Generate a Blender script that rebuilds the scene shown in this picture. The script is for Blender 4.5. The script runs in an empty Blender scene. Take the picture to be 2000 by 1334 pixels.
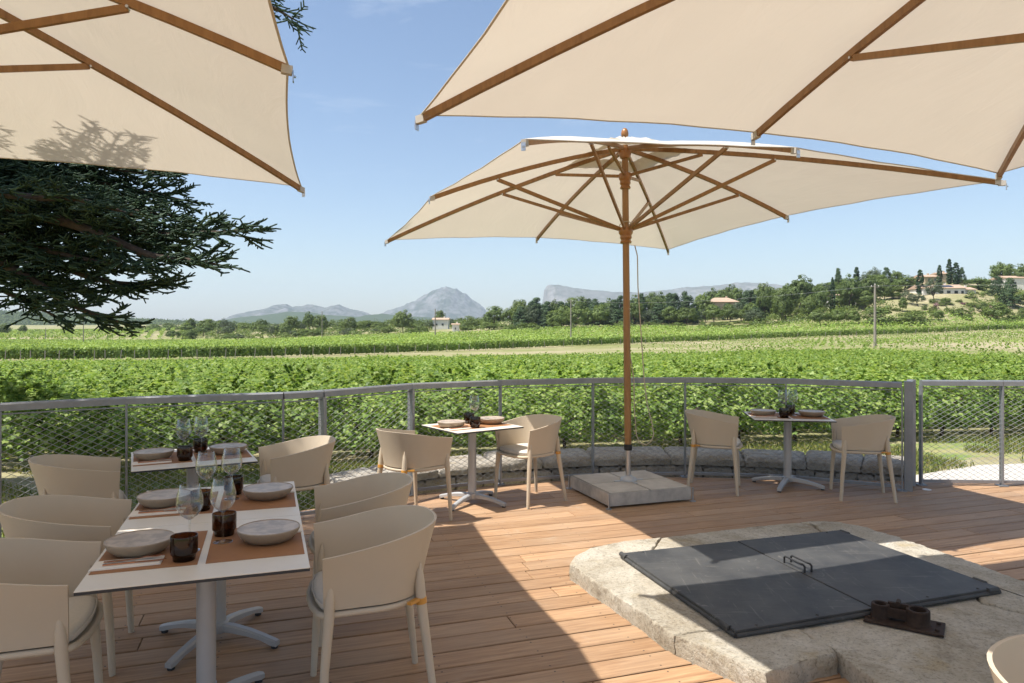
import bpy, bmesh, math, random
import numpy as np
from mathutils import Vector, Matrix, noise as mnoise

R = math.radians
random.seed(7)
rng = np.random.default_rng(11)
sc = bpy.context.scene
COL = sc.collection

# ------------------------------------------------------------------ camera, sky, sun, exposure
EYE = 1.70            # eye height over the deck (deck top = 0)
F = 1400.0            # focal length in pixels of the 2000 px wide photograph
HOR = 640.0           # horizon row
cam_d = bpy.data.cameras.new('camera')
cam_d.sensor_width = 36.0
cam_d.lens = 36.0 * F / 2000.0
cam_d.shift_y = -(667.0 - HOR) / 2000.0
cam_d.clip_start = 0.05
cam_d.clip_end = 40000
cam = bpy.data.objects.new('camera', cam_d)
COL.objects.link(cam)
cam.location = (0, 0, EYE)
cam.rotation_euler = (R(90), 0, 0)
sc.camera = cam

SUN_DIR = Vector((-0.477, -0.166, 1.0)).normalized()      # towards the sun
SUN_EL = math.asin(SUN_DIR.z)
sun_d = bpy.data.lights.new('sun', 'SUN')
sun_d.energy = 4.1
sun_d.angle = R(0.53)
sun_d.color = (1.0, 0.965, 0.905)
sun = bpy.data.objects.new('sun', sun_d)
COL.objects.link(sun)
sun.rotation_euler = (-SUN_DIR).to_track_quat('-Z', 'Y').to_euler()
sun.location = (-8, -3, 20)

world = bpy.data.worlds.new('World')
sc.world = world
world.use_nodes = True
wn = world.node_tree
wn.nodes.clear()
w_out = wn.nodes.new('ShaderNodeOutputWorld')
w_bg = wn.nodes.new('ShaderNodeBackground')
w_bg.inputs['Strength'].default_value = 0.096
w_sky = wn.nodes.new('ShaderNodeTexSky')
w_sky.sky_type = 'NISHITA'
w_sky.sun_disc = False
w_sky.sun_elevation = SUN_EL
w_sky.sun_rotation = math.atan2(SUN_DIR.x, SUN_DIR.y)
w_sky.altitude = 100
w_sky.air_density = 1.0
w_sky.dust_density = 1.0
w_sky.ozone_density = 1.3
# thin cirrus wisps spread over the whole sky
w_tc = wn.nodes.new('ShaderNodeTexCoord')
w_mp = wn.nodes.new('ShaderNodeMapping')
w_mp.inputs['Scale'].default_value = (2.2, 2.2, 15.0)
w_mp.inputs['Rotation'].default_value = (0.10, 0.12, 0.6)
w_mp.inputs['Location'].default_value = (3.1, 1.7, 0.9)
w_nz = wn.nodes.new('ShaderNodeTexNoise')
w_nz.inputs['Scale'].default_value = 1.6
w_nz.inputs['Detail'].default_value = 9
w_nz.inputs['Roughness'].default_value = 0.62
w_nz.inputs['Distortion'].default_value = 0.5
w_rp = wn.nodes.new('ShaderNodeValToRGB')
w_rp.color_ramp.elements[0].position = 0.60
w_rp.color_ramp.elements[0].color = (0, 0, 0, 1)
w_rp.color_ramp.elements[1].position = 0.84
w_rp.color_ramp.elements[1].color = (0.30, 0.30, 0.30, 1)
w_mx = wn.nodes.new('ShaderNodeMixRGB')
w_mx.inputs['Color2'].default_value = (6.6, 6.9, 7.2, 1)
wn.links.new(w_tc.outputs['Generated'], w_mp.inputs['Vector'])
wn.links.new(w_mp.outputs['Vector'], w_nz.inputs['Vector'])
wn.links.new(w_nz.outputs['Fac'], w_rp.inputs['Fac'])
wn.links.new(w_rp.outputs['Color'], w_mx.inputs['Fac'])
wn.links.new(w_sky.outputs['Color'], w_mx.inputs['Color1'])
wn.links.new(w_mx.outputs['Color'], w_bg.inputs['Color'])
wn.links.new(w_bg.outputs['Background'], w_out.inputs['Surface'])

vs = sc.view_settings
vs.view_transform = 'Standard'
vs.look = 'None'
vs.exposure = 0.88
vs.gamma = 1.0
vs.use_curve_mapping = False
sc.render.engine = 'CYCLES'
cy = sc.cycles
cy.use_denoising = True
cy.use_adaptive_sampling = True
cy.adaptive_threshold = 0.02
cy.max_bounces = 7
cy.diffuse_bounces = 3
cy.glossy_bounces = 3
cy.transmission_bounces = 6
cy.transparent_max_bounces = 16
cy.volume_bounces = 0
cy.caustics_reflective = False
cy.caustics_refractive = False
cy.sample_clamp_indirect = 6.0


# ------------------------------------------------------------------ helpers
def P(u, v, Z):
    """the place seen at pixel (u, v) of the photograph, Z metres in front of the camera"""
    return Vector(((u - 1000.0) * Z / F, Z, EYE + (HOR - v) * Z / F))


def Gp(u, v, z=0.0):
    """the place on the level z seen at pixel (u, v)"""
    Z = F * (EYE - z) / (v - HOR)
    return Vector(((u - 1000.0) * Z / F, Z, z))


def tag(o, label=None, cat=None, group=None, kind=None):
    if label: o['label'] = label
    if cat: o['category'] = cat
    if group: o['group'] = group
    if kind: o['kind'] = kind
    return o


def empty(name, loc=(0, 0, 0), rz=0.0, label=None, cat=None, group=None, kind=None):
    o = bpy.data.objects.new(name, None)
    o.empty_display_size = 0.1
    COL.objects.link(o)
    o.location = loc
    o.rotation_euler = (0, 0, rz)
    return tag(o, label, cat, group, kind)


def link(name, me, parent=None, loc=None):
    o = bpy.data.objects.new(name, me)
    COL.objects.link(o)
    if parent is not None: o.parent = parent
    if loc is not None: o.location = loc
    return o


def copy_tree(o, parent=None):
    c = o.copy()
    COL.objects.link(c)
    c.parent = parent
    for ch in list(o.children):
        copy_tree(ch, c)
    return c


class MB:
    """collects faces and links them as one mesh object"""
    def __init__(s):
        s.v = []; s.f = []

    def add(s, verts, faces):
        b = len(s.v)
        s.v.extend([tuple(p) for p in verts])
        s.f.extend([tuple(i + b for i in q) for q in faces])
        return s

    def box(s, c, size, M=None):
        hx, hy, hz = [k * 0.5 for k in size]
        vs_ = [Vector((x, y, z)) for z in (-hz, hz) for x, y in ((-hx, -hy), (hx, -hy), (hx, hy), (-hx, hy))]
        if M is not None: vs_ = [M @ p for p in vs_]
        c = Vector(c)
        return s.add([p + c for p in vs_], [(3, 2, 1, 0), (4, 5, 6, 7), (0, 1, 5, 4), (1, 2, 6, 5), (2, 3, 7, 6), (3, 0, 4, 7)])

    def bar(s, p0, p1, w, h, up=(0, 0, 1), w1=None, h1=None):
        p0, p1 = Vector(p0), Vector(p1)
        d = (p1 - p0).normalized()
        side = d.cross(Vector(up))
        if side.length < 1e-4: side = d.cross(Vector((0, 1, 0)))
        side.normalize()
        u2 = side.cross(d)
        w1 = w if w1 is None else w1
        h1 = h if h1 is None else h1
        vs_ = []
        for p, a, b in ((p0, w, h), (p1, w1, h1)):
            for sx, sy in ((-1, -1), (1, -1), (1, 1), (-1, 1)):
                vs_.append(p + side * (sx * a / 2) + u2 * (sy * b / 2))
        return s.add(vs_, [(3, 2, 1, 0), (4, 5, 6, 7), (0, 1, 5, 4), (1, 2, 6, 5), (2, 3, 7, 6), (3, 0, 4, 7)])

    def tube(s, pts, rads, n=8, caps=True, closed=False):
        pts = [Vector(p) for p in pts]
        if not hasattr(rads, '__len__'): rads = [rads] * len(pts)
        m = len(pts)
        ring = []
        ref = Vector((0, 0, 1))
        prev = None
        for i, p in enumerate(pts):
            if closed:
                d = pts[(i + 1) % m] - pts[i - 1]
            else:
                d = pts[min(i + 1, m - 1)] - pts[max(i - 1, 0)]
            d.normalize()
            if prev is None:
                a = d.cross(ref)
                if a.length < 1e-3: a = d.cross(Vector((0, 1, 0)))
            else:
                a = prev - d * prev.dot(d)
                if a.length < 1e-4: a = d.cross(ref)
            a.normalize()
            prev = a
            b = d.cross(a)
            ring.append([p + (a * math.cos(2 * math.pi * k / n) + b * math.sin(2 * math.pi * k / n)) * rads[i] for k in range(n)])
        vs_ = [q for r_ in ring for q in r_]
        fs = []
        for i in range(m if closed else m - 1):
            i2 = (i + 1) % m
            for k in range(n):
                fs.append((i * n + k, i * n + (k + 1) % n, i2 * n + (k + 1) % n, i2 * n + k))
        if caps and not closed:
            fs.append(tuple(range(n - 1, -1, -1)))
            fs.append(tuple((m - 1) * n + k for k in range(n)))
        return s.add(vs_, fs)

    def lathe(s, prof, n=24, c=(0, 0, 0), wob=None):
        c = Vector(c)
        vs_, fs = [], []
        for (r, z) in prof:
            for k in range(n):
                a = 2 * math.pi * k / n
                vs_.append(c + Vector((r * math.cos(a), r * math.sin(a), z)))
        m = len(prof)
        for i in range(m - 1):
            for k in range(n):
                fs.append((i * n + k, i * n + (k + 1) % n, (i + 1) * n + (k + 1) % n, (i + 1) * n + k))
        if prof[0][0] > 1e-6: fs.append(tuple(range(n - 1, -1, -1)))
        if prof[-1][0] > 1e-6: fs.append(tuple((m - 1) * n + k for k in range(n)))
        return s.add(vs_, fs)

    def prism(s, poly, z0, z1, ch=0.0):
        """closed outline (counter-clockwise), optional chamfer round the top"""
        n = len(poly)
        rings = [[(p[0], p[1], z0) for p in poly]]
        if ch > 0:
            rings.append([(p[0], p[1], z1 - ch) for p in poly])
            rings.append([(p[0], p[1], z1) for p in inset(poly, ch)])
        else:
            rings.append([(p[0], p[1], z1) for p in poly])
        vs_ = [q for r_ in rings for q in r_]
        fs = [tuple(range(n - 1, -1, -1)), tuple((len(rings) - 1) * n + k for k in range(n))]
        for i in range(len(rings) - 1):
            for k in range(n):
                fs.append((i * n + k, i * n + (k + 1) % n, (i + 1) * n + (k + 1) % n, (i + 1) * n + k))
        return s.add(vs_, fs)

    def mesh(s, name, mat=None, smooth=None):
        me = bpy.data.meshes.new(name)
        me.from_pydata(s.v, [], s.f)
        if mat is not None: me.materials.append(mat)
        if smooth is not None:
            me.shade_smooth()
            me.set_sharp_from_angle(angle=R(smooth))
        me.update()
        return me

    def build(s, name, mat, parent=None, smooth=None, loc=None):
        return link(name, s.mesh(name, mat, smooth), parent, loc)


def inset(poly, d):
    n = len(poly)
    out = []
    for i in range(n):
        p0, p1, p2 = Vector(poly[i - 1][:2]), Vector(poly[i][:2]), Vector(poly[(i + 1) % n][:2])
        a, b = p1 - p0, p2 - p1
        if a.length < 1e-9 or b.length < 1e-9:
            out.append(tuple(p1)); continue
        a.normalize(); b.normalize()
        na, nb = Vector((-a.y, a.x)), Vector((-b.y, b.x))
        m = na + nb
        if m.length < 1e-6: m = na.copy()
        m.normalize()
        k = d / max(0.5, m.dot(na))
        out.append(tuple(p1 + m * k))
    return out


def clip_half(poly, p, nrm):
    """keep the part of the polygon with (q-p).nrm <= 0"""
    out = []
    for i in range(len(poly)):
        a, b = poly[i], poly[(i + 1) % len(poly)]
        da = (a[0] - p[0]) * nrm[0] + (a[1] - p[1]) * nrm[1]
        db = (b[0] - p[0]) * nrm[0] + (b[1] - p[1]) * nrm[1]
        if da <= 0: out.append(a)
        if (da < 0 < db) or (db < 0 < da):
            t = da / (da - db)
            out.append((a[0] + (b[0] - a[0]) * t, a[1] + (b[1] - a[1]) * t))
    return out


def np_mesh(name, V, Fc, mat=None):
    """fast mesh from numpy arrays; all faces with the same number of corners"""
    me = bpy.data.meshes.new(name)
    k = Fc.shape[1]
    me.vertices.add(len(V))
    me.vertices.foreach_set('co', np.ascontiguousarray(V, dtype=np.float32).ravel())
    me.loops.add(Fc.size)
    me.loops.foreach_set('vertex_index', np.ascontiguousarray(Fc, dtype=np.int32).ravel())
    me.polygons.add(len(Fc))
    me.polygons.foreach_set('loop_start', np.arange(0, Fc.size, k, dtype=np.int32))
    me.update(calc_edges=True)
    if mat is not None: me.materials.append(mat)
    return me


def scatter(name, tv, tf, pos, nrm, size, mat, spin=None, squash=None):
    """one mesh of many small copies of template (tv, tf); z of the template looks along nrm"""
    n = len(pos)
    z = nrm / np.maximum(np.linalg.norm(nrm, axis=1, keepdims=True), 1e-6)
    ref = np.where(np.abs(z[:, 2:3]) > 0.95, np.array([[1.0, 0, 0]]), np.array([[0, 0, 1.0]]))
    x = np.cross(ref, z); x /= np.linalg.norm(x, axis=1, keepdims=True)
    y = np.cross(z, x)
    a = rng.uniform(0, 2 * np.pi, n) if spin is None else spin
    ca, sa = np.cos(a)[:, None], np.sin(a)[:, None]
    x, y = x * ca + y * sa, y * ca - x * sa
    size = np.broadcast_to(np.asarray(size, dtype=float).reshape(-1, 1, 1), (n, 1, 1))
    V = (tv[None, :, 0:1] * x[:, None, :] + tv[None, :, 1:2] * y[:, None, :] + tv[None, :, 2:3] * z[:, None, :]) * size + pos[:, None, :]
    m = len(tv)
    Fc = tf[None, :, :] + (np.arange(n) * m)[:, None, None]
    return np_mesh(name, V.reshape(-1, 3), Fc.reshape(-1, tf.shape[1]), mat)


# ------------------------------------------------------------------ materials
def new_mat(name):
    m = bpy.data.materials.new(name)
    m.use_nodes = True
    nt = m.node_tree
    nt.nodes.clear()
    out = nt.nodes.new('ShaderNodeOutputMaterial')
    return m, nt, out


def nodes_noise(nt, scale, detail=4, rough=0.55, vec=None, dist=0.0):
    n = nt.nodes.new('ShaderNodeTexNoise')
    n.inputs['Scale'].default_value = scale
    n.inputs['Detail'].default_value = detail
    n.inputs['Roughness'].default_value = rough
    n.inputs['Distortion'].default_value = dist
    if vec is not None: nt.links.new(vec, n.inputs['Vector'])
    return n


def nodes_ramp(nt, fac, stops):
    r = nt.nodes.new('ShaderNodeValToRGB')
    el = r.color_ramp.elements
    while len(el) < len(stops): el.new(0.5)
    for e, (p, c) in zip(el, stops):
        e.position = p
        e.color = (c[0], c[1], c[2], 1) if hasattr(c, '__len__') else (c, c, c, 1)
    nt.links.new(fac, r.inputs['Fac'])
    return r


def nodes_coord(nt, kind='Object', scale=(1, 1, 1), rot=(0, 0, 0)):
    tc = nt.nodes.new('ShaderNodeTexCoord')
    mp = nt.nodes.new('ShaderNodeMapping')
    mp.inputs['Scale'].default_value = scale
    mp.inputs['Rotation'].default_value = rot
    nt.links.new(tc.outputs[kind], mp.inputs['Vector'])
    return mp.outputs['Vector']


def simple(name, col, rough=0.6, metal=0.0, var=0.0, scale=6.0, bump=0.0, bscale=60.0, col2=None, spec=0.5,
           stretch=(1, 1, 1), coat=0.0, detail=5, lo=0.35, hi=0.65, rvar=0.0):
    m, nt, out = new_mat(name)
    b = nt.nodes.new('ShaderNodeBsdfPrincipled')
    b.inputs['Base Color'].default_value = (*col, 1)
    b.inputs['Roughness'].default_value = rough
    b.inputs['Metallic'].default_value = metal
    b.inputs['Specular IOR Level'].default_value = spec
    if coat: b.inputs['Coat Weight'].default_value = coat
    vec = nodes_coord(nt, 'Object', stretch)
    if var > 0 or col2 is not None:
        c2 = col2 if col2 is not None else tuple(max(0.0, c * (1 - var)) for c in col)
        nz = nodes_noise(nt, scale, detail, 0.6, vec)
        rp = nodes_ramp(nt, nz.outputs['Fac'], [(lo, c2), (hi, col)])
        nt.links.new(rp.outputs['Color'], b.inputs['Base Color'])
    if rvar > 0:
        nz3 = nodes_noise(nt, scale * 1.7, 4, 0.6, vec)
        mr = nt.nodes.new('ShaderNodeMapRange')
        mr.inputs['To Min'].default_value = rough - rvar
        mr.inputs['To Max'].default_value = rough + rvar
        nt.links.new(nz3.outputs['Fac'], mr.inputs['Value'])
        nt.links.new(mr.outputs['Result'], b.inputs['Roughness'])
    if bump > 0:
        nz2 = nodes_noise(nt, bscale, 6, 0.65, vec)
        bp = nt.nodes.new('ShaderNodeBump')
        bp.inputs['Strength'].default_value = 1.0
        bp.inputs['Distance'].default_value = bump
        nt.links.new(nz2.outputs['Fac'], bp.inputs['Height'])
        nt.links.new(bp.outputs['Normal'], b.inputs['Normal'])
    nt.links.new(b.outputs['BSDF'], out.inputs['Surface'])
    return m


def leafy(name, c1, c2, c3=None, trans=0.35, rough=0.5, gloss=0.06, patch=None):
    """leaf colours picked per leaf, light passing through"""
    m, nt, out = new_mat(name)
    geo = nt.nodes.new('ShaderNodeNewGeometry')
    stops = [(0.0, c1), (0.55, c2)] + ([(1.0, c3)] if c3 else [])
    rp = nodes_ramp(nt, geo.outputs['Random Per Island'], stops)
    colr = rp.outputs['Color']
    if patch:
        nz = nodes_noise(nt, patch, 3, 0.6, nodes_coord(nt, 'Object'))
        rr = nodes_ramp(nt, nz.outputs['Fac'], [(0.35, 0.72), (0.65, 1.2)])
        mm = nt.nodes.new('ShaderNodeMixRGB'); mm.blend_type = 'MULTIPLY'; mm.inputs['Fac'].default_value = 1.0
        nt.links.new(colr, mm.inputs['Color1']); nt.links.new(rr.outputs['Color'], mm.inputs['Color2'])
        colr = mm.outputs['Color']
    oi = nt.nodes.new('ShaderNodeObjectInfo')
    hs = nt.nodes.new('ShaderNodeHueSaturation')
    mr = nt.nodes.new('ShaderNodeMapRange')
    mr.inputs['To Min'].default_value = 0.85
    mr.inputs['To Max'].default_value = 1.15
    nt.links.new(oi.outputs['Random'], mr.inputs['Value'])
    nt.links.new(mr.outputs['Result'], hs.inputs['Value'])
    nt.links.new(colr, hs.inputs['Color'])
    d = nt.nodes.new('ShaderNodeBsdfDiffuse')
    t = nt.nodes.new('ShaderNodeBsdfTranslucent')
    g = nt.nodes.new('ShaderNodeBsdfGlossy')
    g.inputs['Roughness'].default_value = rough
    g.inputs['Color'].default_value = (0.8, 0.85, 0.8, 1)
    hs2 = nt.nodes.new('ShaderNodeHueSaturation')
    hs2.inputs['Hue'].default_value = 0.485
    hs2.inputs['Value'].default_value = 1.25
    hs2.inputs['Saturation'].default_value = 1.15
    nt.links.new(hs.outputs['Color'], d.inputs['Color'])
    nt.links.new(hs.outputs['Color'], hs2.inputs['Color'])
    nt.links.new(hs2.outputs['Color'], t.inputs['Color'])
    m1 = nt.nodes.new('ShaderNodeMixShader'); m1.inputs['Fac'].default_value = trans
    m2 = nt.nodes.new('ShaderNodeMixShader'); m2.inputs['Fac'].default_value = gloss
    nt.links.new(d.outputs[0], m1.inputs[1]); nt.links.new(t.outputs[0], m1.inputs[2])
    nt.links.new(m1.outputs[0], m2.inputs[1]); nt.links.new(g.outputs[0], m2.inputs[2])
    nt.links.new(m2.outputs[0], out.inputs['Surface'])
    return m


def wood(name, dark, light, rough=0.5, along=(0.6, 9, 9), grain=7.0, tone=0.22, grey=None, bump=0.0006, coat=0.0, screws=False):
    m, nt, out = new_mat(name)
    b = nt.nodes.new('ShaderNodeBsdfPrincipled')
    tc = nt.nodes.new('ShaderNodeTexCoord')
    oi = nt.nodes.new('ShaderNodeObjectInfo')
    off = nt.nodes.new('ShaderNodeVectorMath'); off.operation = 'MULTIPLY_ADD'
    cv = nt.nodes.new('ShaderNodeCombineXYZ')
    for k in 'XYZ': nt.links.new(oi.outputs['Random'], cv.inputs[k])
    off.inputs[1].default_value = (37.0, 11.0, 23.0)
    nt.links.new(cv.outputs[0], off.inputs[0])
    nt.links.new(tc.outputs['Object'], off.inputs[2])
    mp = nt.nodes.new('ShaderNodeMapping')
    mp.inputs['Scale'].default_value = along
    nt.links.new(off.outputs[0], mp.inputs['Vector'])
    nz = nodes_noise(nt, grain, 7, 0.62, mp.outputs['Vector'], 0.6)
    rp = nodes_ramp(nt, nz.outputs['Fac'], [(0.3, dark), (0.7, light)])
    nz2 = nodes_noise(nt, 1.3, 3, 0.5, off.outputs[0])
    col = rp.outputs['Color']
    if grey is not None:
        mg = nt.nodes.new('ShaderNodeMixRGB')
        mg.inputs['Color2'].default_value = (*grey, 1)
        rg = nodes_ramp(nt, nz2.outputs['Fac'], [(0.45, 0.0), (0.75, 0.55)])
        nt.links.new(rg.outputs['Color'], mg.inputs['Fac'])
        nt.links.new(col, mg.inputs['Color1'])
        col = mg.outputs['Color']
    if screws:
        sx = nt.nodes.new('ShaderNodeSeparateXYZ')
        nt.links.new(tc.outputs['Object'], sx.inputs[0])
        def mth(op, a, b_=None):
            n_ = nt.nodes.new('ShaderNodeMath'); n_.operation = op
            for k_, val in enumerate((a, b_)):
                if val is None: continue
                if isinstance(val, (int, float)): n_.inputs[k_].default_value = val
                else: nt.links.new(val, n_.inputs[k_])
            return n_.outputs[0]
        fx = mth('MULTIPLY', mth('SUBTRACT', mth('FRACT', mth('DIVIDE', sx.outputs['X'], 0.53)), 0.5), 0.53)
        fy = mth('MULTIPLY', mth('SUBTRACT', mth('FRACT', mth('DIVIDE', sx.outputs['Y'], 0.175)), 0.5), 0.175)
        dy = mth('SUBTRACT', mth('ABSOLUTE', fy), 0.054)
        dd = mth('SQRT', mth('ADD', mth('MULTIPLY', fx, fx), mth('MULTIPLY', dy, dy)))
        mk = mth('LESS_THAN', dd, 0.0052)
        mc = nt.nodes.new('ShaderNodeMixRGB'); mc.inputs['Color2'].default_value = (0.06, 0.045, 0.035, 1)
        nt.links.new(mk, mc.inputs['Fac']); nt.links.new(col, mc.inputs['Color1'])
        # footfall dust: pale uneven smudges
        nd = nodes_noise(nt, 2.6, 9, 0.72, tc.outputs['Object'], 0.5)
        rd = nodes_ramp(nt, nd.outputs['Fac'], [(0.58, 0.0), (0.80, 0.45)])
        md = nt.nodes.new('ShaderNodeMixRGB'); md.inputs['Color2'].default_value = (0.50, 0.43, 0.34, 1)
        nt.links.new(rd.outputs['Color'], md.inputs['Fac']); nt.links.new(mc.outputs['Color'], md.inputs['Color1'])
        col = md.outputs['Color']
    hs = nt.nodes.new('ShaderNodeHueSaturation')
    mr = nt.nodes.new('ShaderNodeMapRange')
    mr.inputs['To Min'].default_value = 1 - tone
    mr.inputs['To Max'].default_value = 1 + tone
    nt.links.new(oi.outputs['Random'], mr.inputs['Value'])
    nt.links.new(mr.outputs['Result'], hs.inputs['Value'])
    nt.links.new(col, hs.inputs['Color'])
    nt.links.new(hs.outputs['Color'], b.inputs['Base Color'])
    b.inputs['Roughness'].default_value = rough
    if coat: b.inputs['Coat Weight'].default_value = coat
    bp = nt.nodes.new('ShaderNodeBump')
    bp.inputs['Distance'].default_value = bump
    nt.links.new(nz.outputs['Fac'], bp.inputs['Height'])
    nt.links.new(bp.outputs['Normal'], b.inputs['Normal'])
    nt.links.new(b.outputs['BSDF'], out.inputs['Surface'])
    return m


def fabric_canopy(name, col, trans):
    m, nt, out = new_mat(name)
    vec = nodes_coord(nt, 'Object')
    nz = nodes_noise(nt, 1.4, 4, 0.55, vec, 0.4)
    rp = nodes_ramp(nt, nz.outputs['Fac'], [(0.3, tuple(c * 0.955 for c in col)), (0.7, col)])
    vw = nodes_coord(nt, 'Object', (1.0, 0.35, 1.0), (0, 0, 0.5))
    nb = nodes_noise(nt, 3.6, 5, 0.55, vw, 0.9)
    bp = nt.nodes.new('ShaderNodeBump'); bp.inputs['Distance'].default_value = 0.018; bp.inputs['Strength'].default_value = 0.45
    nt.links.new(nb.outputs['Fac'], bp.inputs['Height'])
    d = nt.nodes.new('ShaderNodeBsdfDiffuse')
    t = nt.nodes.new('ShaderNodeBsdfTranslucent')
    tcol = nt.nodes.new('ShaderNodeMixRGB'); tcol.blend_type = 'MULTIPLY'; tcol.inputs['Fac'].default_value = 1
    tcol.inputs['Color2'].default_value = (1.0, 0.945, 0.86, 1)
    nt.links.new(rp.outputs['Color'], d.inputs['Color'])
    nt.links.new(rp.outputs['Color'], tcol.inputs['Color1'])
    nt.links.new(tcol.outputs['Color'], t.inputs['Color'])
    nt.links.new(bp.outputs['Normal'], d.inputs['Normal'])
    nt.links.new(bp.outputs['Normal'], t.inputs['Normal'])
    mx = nt.nodes.new('ShaderNodeMixShader'); mx.inputs['Fac'].default_value = trans
    nt.links.new(d.outputs[0], mx.inputs[1]); nt.links.new(t.outputs[0], mx.inputs[2])
    nt.links.new(mx.outputs[0], out.inputs['Surface'])
    return m


def thin_glass(name, tint, rough=0.02, base=0.04, edge=0.75, power=3.0):
    """thin walled glass: clear face on, mirror-like towards grazing angles, the same from both sides"""
    m, nt, out = new_mat(name)
    tr = nt.nodes.new('ShaderNodeBsdfTransparent'); tr.inputs['Color'].default_value = (*tint, 1)
    gl = nt.nodes.new('ShaderNodeBsdfGlossy'); gl.inputs['Roughness'].default_value = rough
    lw = nt.nodes.new('ShaderNodeLayerWeight'); lw.inputs['Blend'].default_value = 0.5
    pw = nt.nodes.new('ShaderNodeMath'); pw.operation = 'POWER'; pw.inputs[1].default_value = power
    ma = nt.nodes.new('ShaderNodeMath'); ma.operation = 'MULTIPLY_ADD'
    ma.inputs[1].default_value = edge - base; ma.inputs[2].default_value = base
    nt.links.new(lw.outputs['Facing'], pw.inputs[0])
    nt.links.new(pw.outputs[0], ma.inputs[0])
    mx = nt.nodes.new('ShaderNodeMixShader')
    nt.links.new(ma.outputs[0], mx.inputs['Fac'])
    nt.links.new(tr.outputs[0], mx.inputs[1]); nt.links.new(gl.outputs[0], mx.inputs[2])
    nt.links.new(mx.outputs[0], out.inputs['Surface'])
    return m


def stone_mat(name, c_dark, c_mid, c_light, sc1=2.2, bump=0.006, pit=(0.10, 0.085, 0.065)):
    m, nt, out = new_mat(name)
    b = nt.nodes.new('ShaderNodeBsdfPrincipled')
    b.inputs['Roughness'].default_value = 0.92
    b.inputs['Specular IOR Level'].default_value = 0.2
    vec = nodes_coord(nt, 'Object')
    n1 = nodes_noise(nt, sc1, 9, 0.72, vec, 0.6)
    r1 = nodes_ramp(nt, n1.outputs['Fac'], [(0.30, c_dark), (0.5, c_mid), (0.68, c_light)])
    # weather stains and lichen
    n3 = nodes_noise(nt, sc1 * 3.1, 8, 0.75, vec, 0.2)
    r3 = nodes_ramp(nt, n3.outputs['Fac'], [(0.52, 0.0), (0.70, 0.6)])
    ms = nt.nodes.new('ShaderNodeMixRGB')
    ms.inputs['Color2'].default_value = (c_dark[0] * 0.55, c_dark[1] * 0.53, c_dark[2] * 0.5, 1)
    nt.links.new(r3.outputs['Color'], ms.inputs['Fac'])
    nt.links.new(r1.outputs['Color'], ms.inputs['Color1'])
    n4 = nodes_noise(nt, sc1 * 1.4, 6, 0.6, nodes_coord(nt, 'Object', (1, 1, 1), (0.3, 0.2, 1.1)))
    r4 = nodes_ramp(nt, n4.outputs['Fac'], [(0.60, 0.0), (0.72, 0.45)])
    ml = nt.nodes.new('ShaderNodeMixRGB')
    ml.inputs['Color2'].default_value = (0.42, 0.30, 0.12, 1)
    nt.links.new(r4.outputs['Color'], ml.inputs['Fac'])
    nt.links.new(ms.outputs['Color'], ml.inputs['Color1'])
    # pits
    n2 = nodes_noise(nt, 55, 9, 0.78, vec, 0.3)
    r2 = nodes_ramp(nt, n2.outputs['Fac'], [(0.34, 0.35), (0.50, 1.0)])
    mx = nt.nodes.new('ShaderNodeMixRGB')
    mx.inputs['Color1'].default_value = (*pit, 1)
    nt.links.new(r2.outputs['Color'], mx.inputs['Fac'])
    nt.links.new(ml.outputs['Color'], mx.inputs['Color2'])
    nt.links.new(mx.outputs['Color'], b.inputs['Base Color'])
    n5 = nodes_noise(nt, 16, 9, 0.7, vec, 0.4)
    ad = nt.nodes.new('ShaderNodeMath'); ad.operation = 'MULTIPLY_ADD'
    ad.inputs[1].default_value = 0.5
    nt.links.new(n2.outputs['Fac'], ad.inputs[0]); nt.links.new(n5.outputs['Fac'], ad.inputs[2])
    bp = nt.nodes.new('ShaderNodeBump'); bp.inputs['Distance'].default_value = bump
    nt.links.new(ad.outputs[0], bp.inputs['Height'])
    nt.links.new(bp.outputs['Normal'], b.inputs['Normal'])
    nt.links.new(b.outputs['BSDF'], out.inputs['Surface'])
    return m


M = {}
M['deck'] = wood('deck_wood', (0.255, 0.138, 0.068), (0.485, 0.300, 0.165), 0.60, (0.55, 10, 10), 5.0, 0.16, (0.39, 0.275, 0.18), 0.0008, 0.0, True)
M['deck_under'] = simple('deck_underside', (0.018, 0.013, 0.01), 0.95)
M['teak'] = wood('teak_varnish', (0.22, 0.105, 0.030), (0.34, 0.175, 0.060), 0.42, (6, 6, 1.0), 4.0, 0.08, None, 0.0003)
M['teak_turned'] = simple('turned_teak', (0.36, 0.15, 0.035), 0.3, var=0.25, scale=8, coat=0.3)
M['canvas'] = fabric_canopy('canopy_canvas', (0.73, 0.675, 0.59), 0.33)
M['canvas_white'] = simple('white_canvas', (0.82, 0.79, 0.74), 0.9, bump=0.002, bscale=30)
M['steel'] = simple('galvanised_steel', (0.40, 0.41, 0.42), 0.42, 0.75, var=0.18, scale=14, bump=0.0004, bscale=120, rvar=0.08)
M['fence'] = simple('grey_metal_fence', (0.30, 0.305, 0.315), 0.45, 0.45, var=0.16, scale=9, rvar=0.1)
M['wire'] = simple('grey_wire', (0.33, 0.335, 0.34), 0.6, 0.0)
M['chrome'] = simple('brushed_steel', (0.55, 0.55, 0.56), 0.28, 0.95)
M['alu'] = simple('grey_painted_aluminium', (0.46, 0.455, 0.45), 0.42, 0.25, var=0.06, scale=7)
M['black'] = simple('black_rubber', (0.02, 0.02, 0.022), 0.6)
M['chair'] = simple('beige_plastic', (0.57, 0.472, 0.350), 0.60, 0.0, var=0.045, scale=3.0, bump=0.0003, bscale=420, spec=0.35)
M['cushion'] = simple('cream_cushion', (0.66, 0.60, 0.52), 0.95, var=0.07, scale=90, bump=0.0008, bscale=600)
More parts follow.
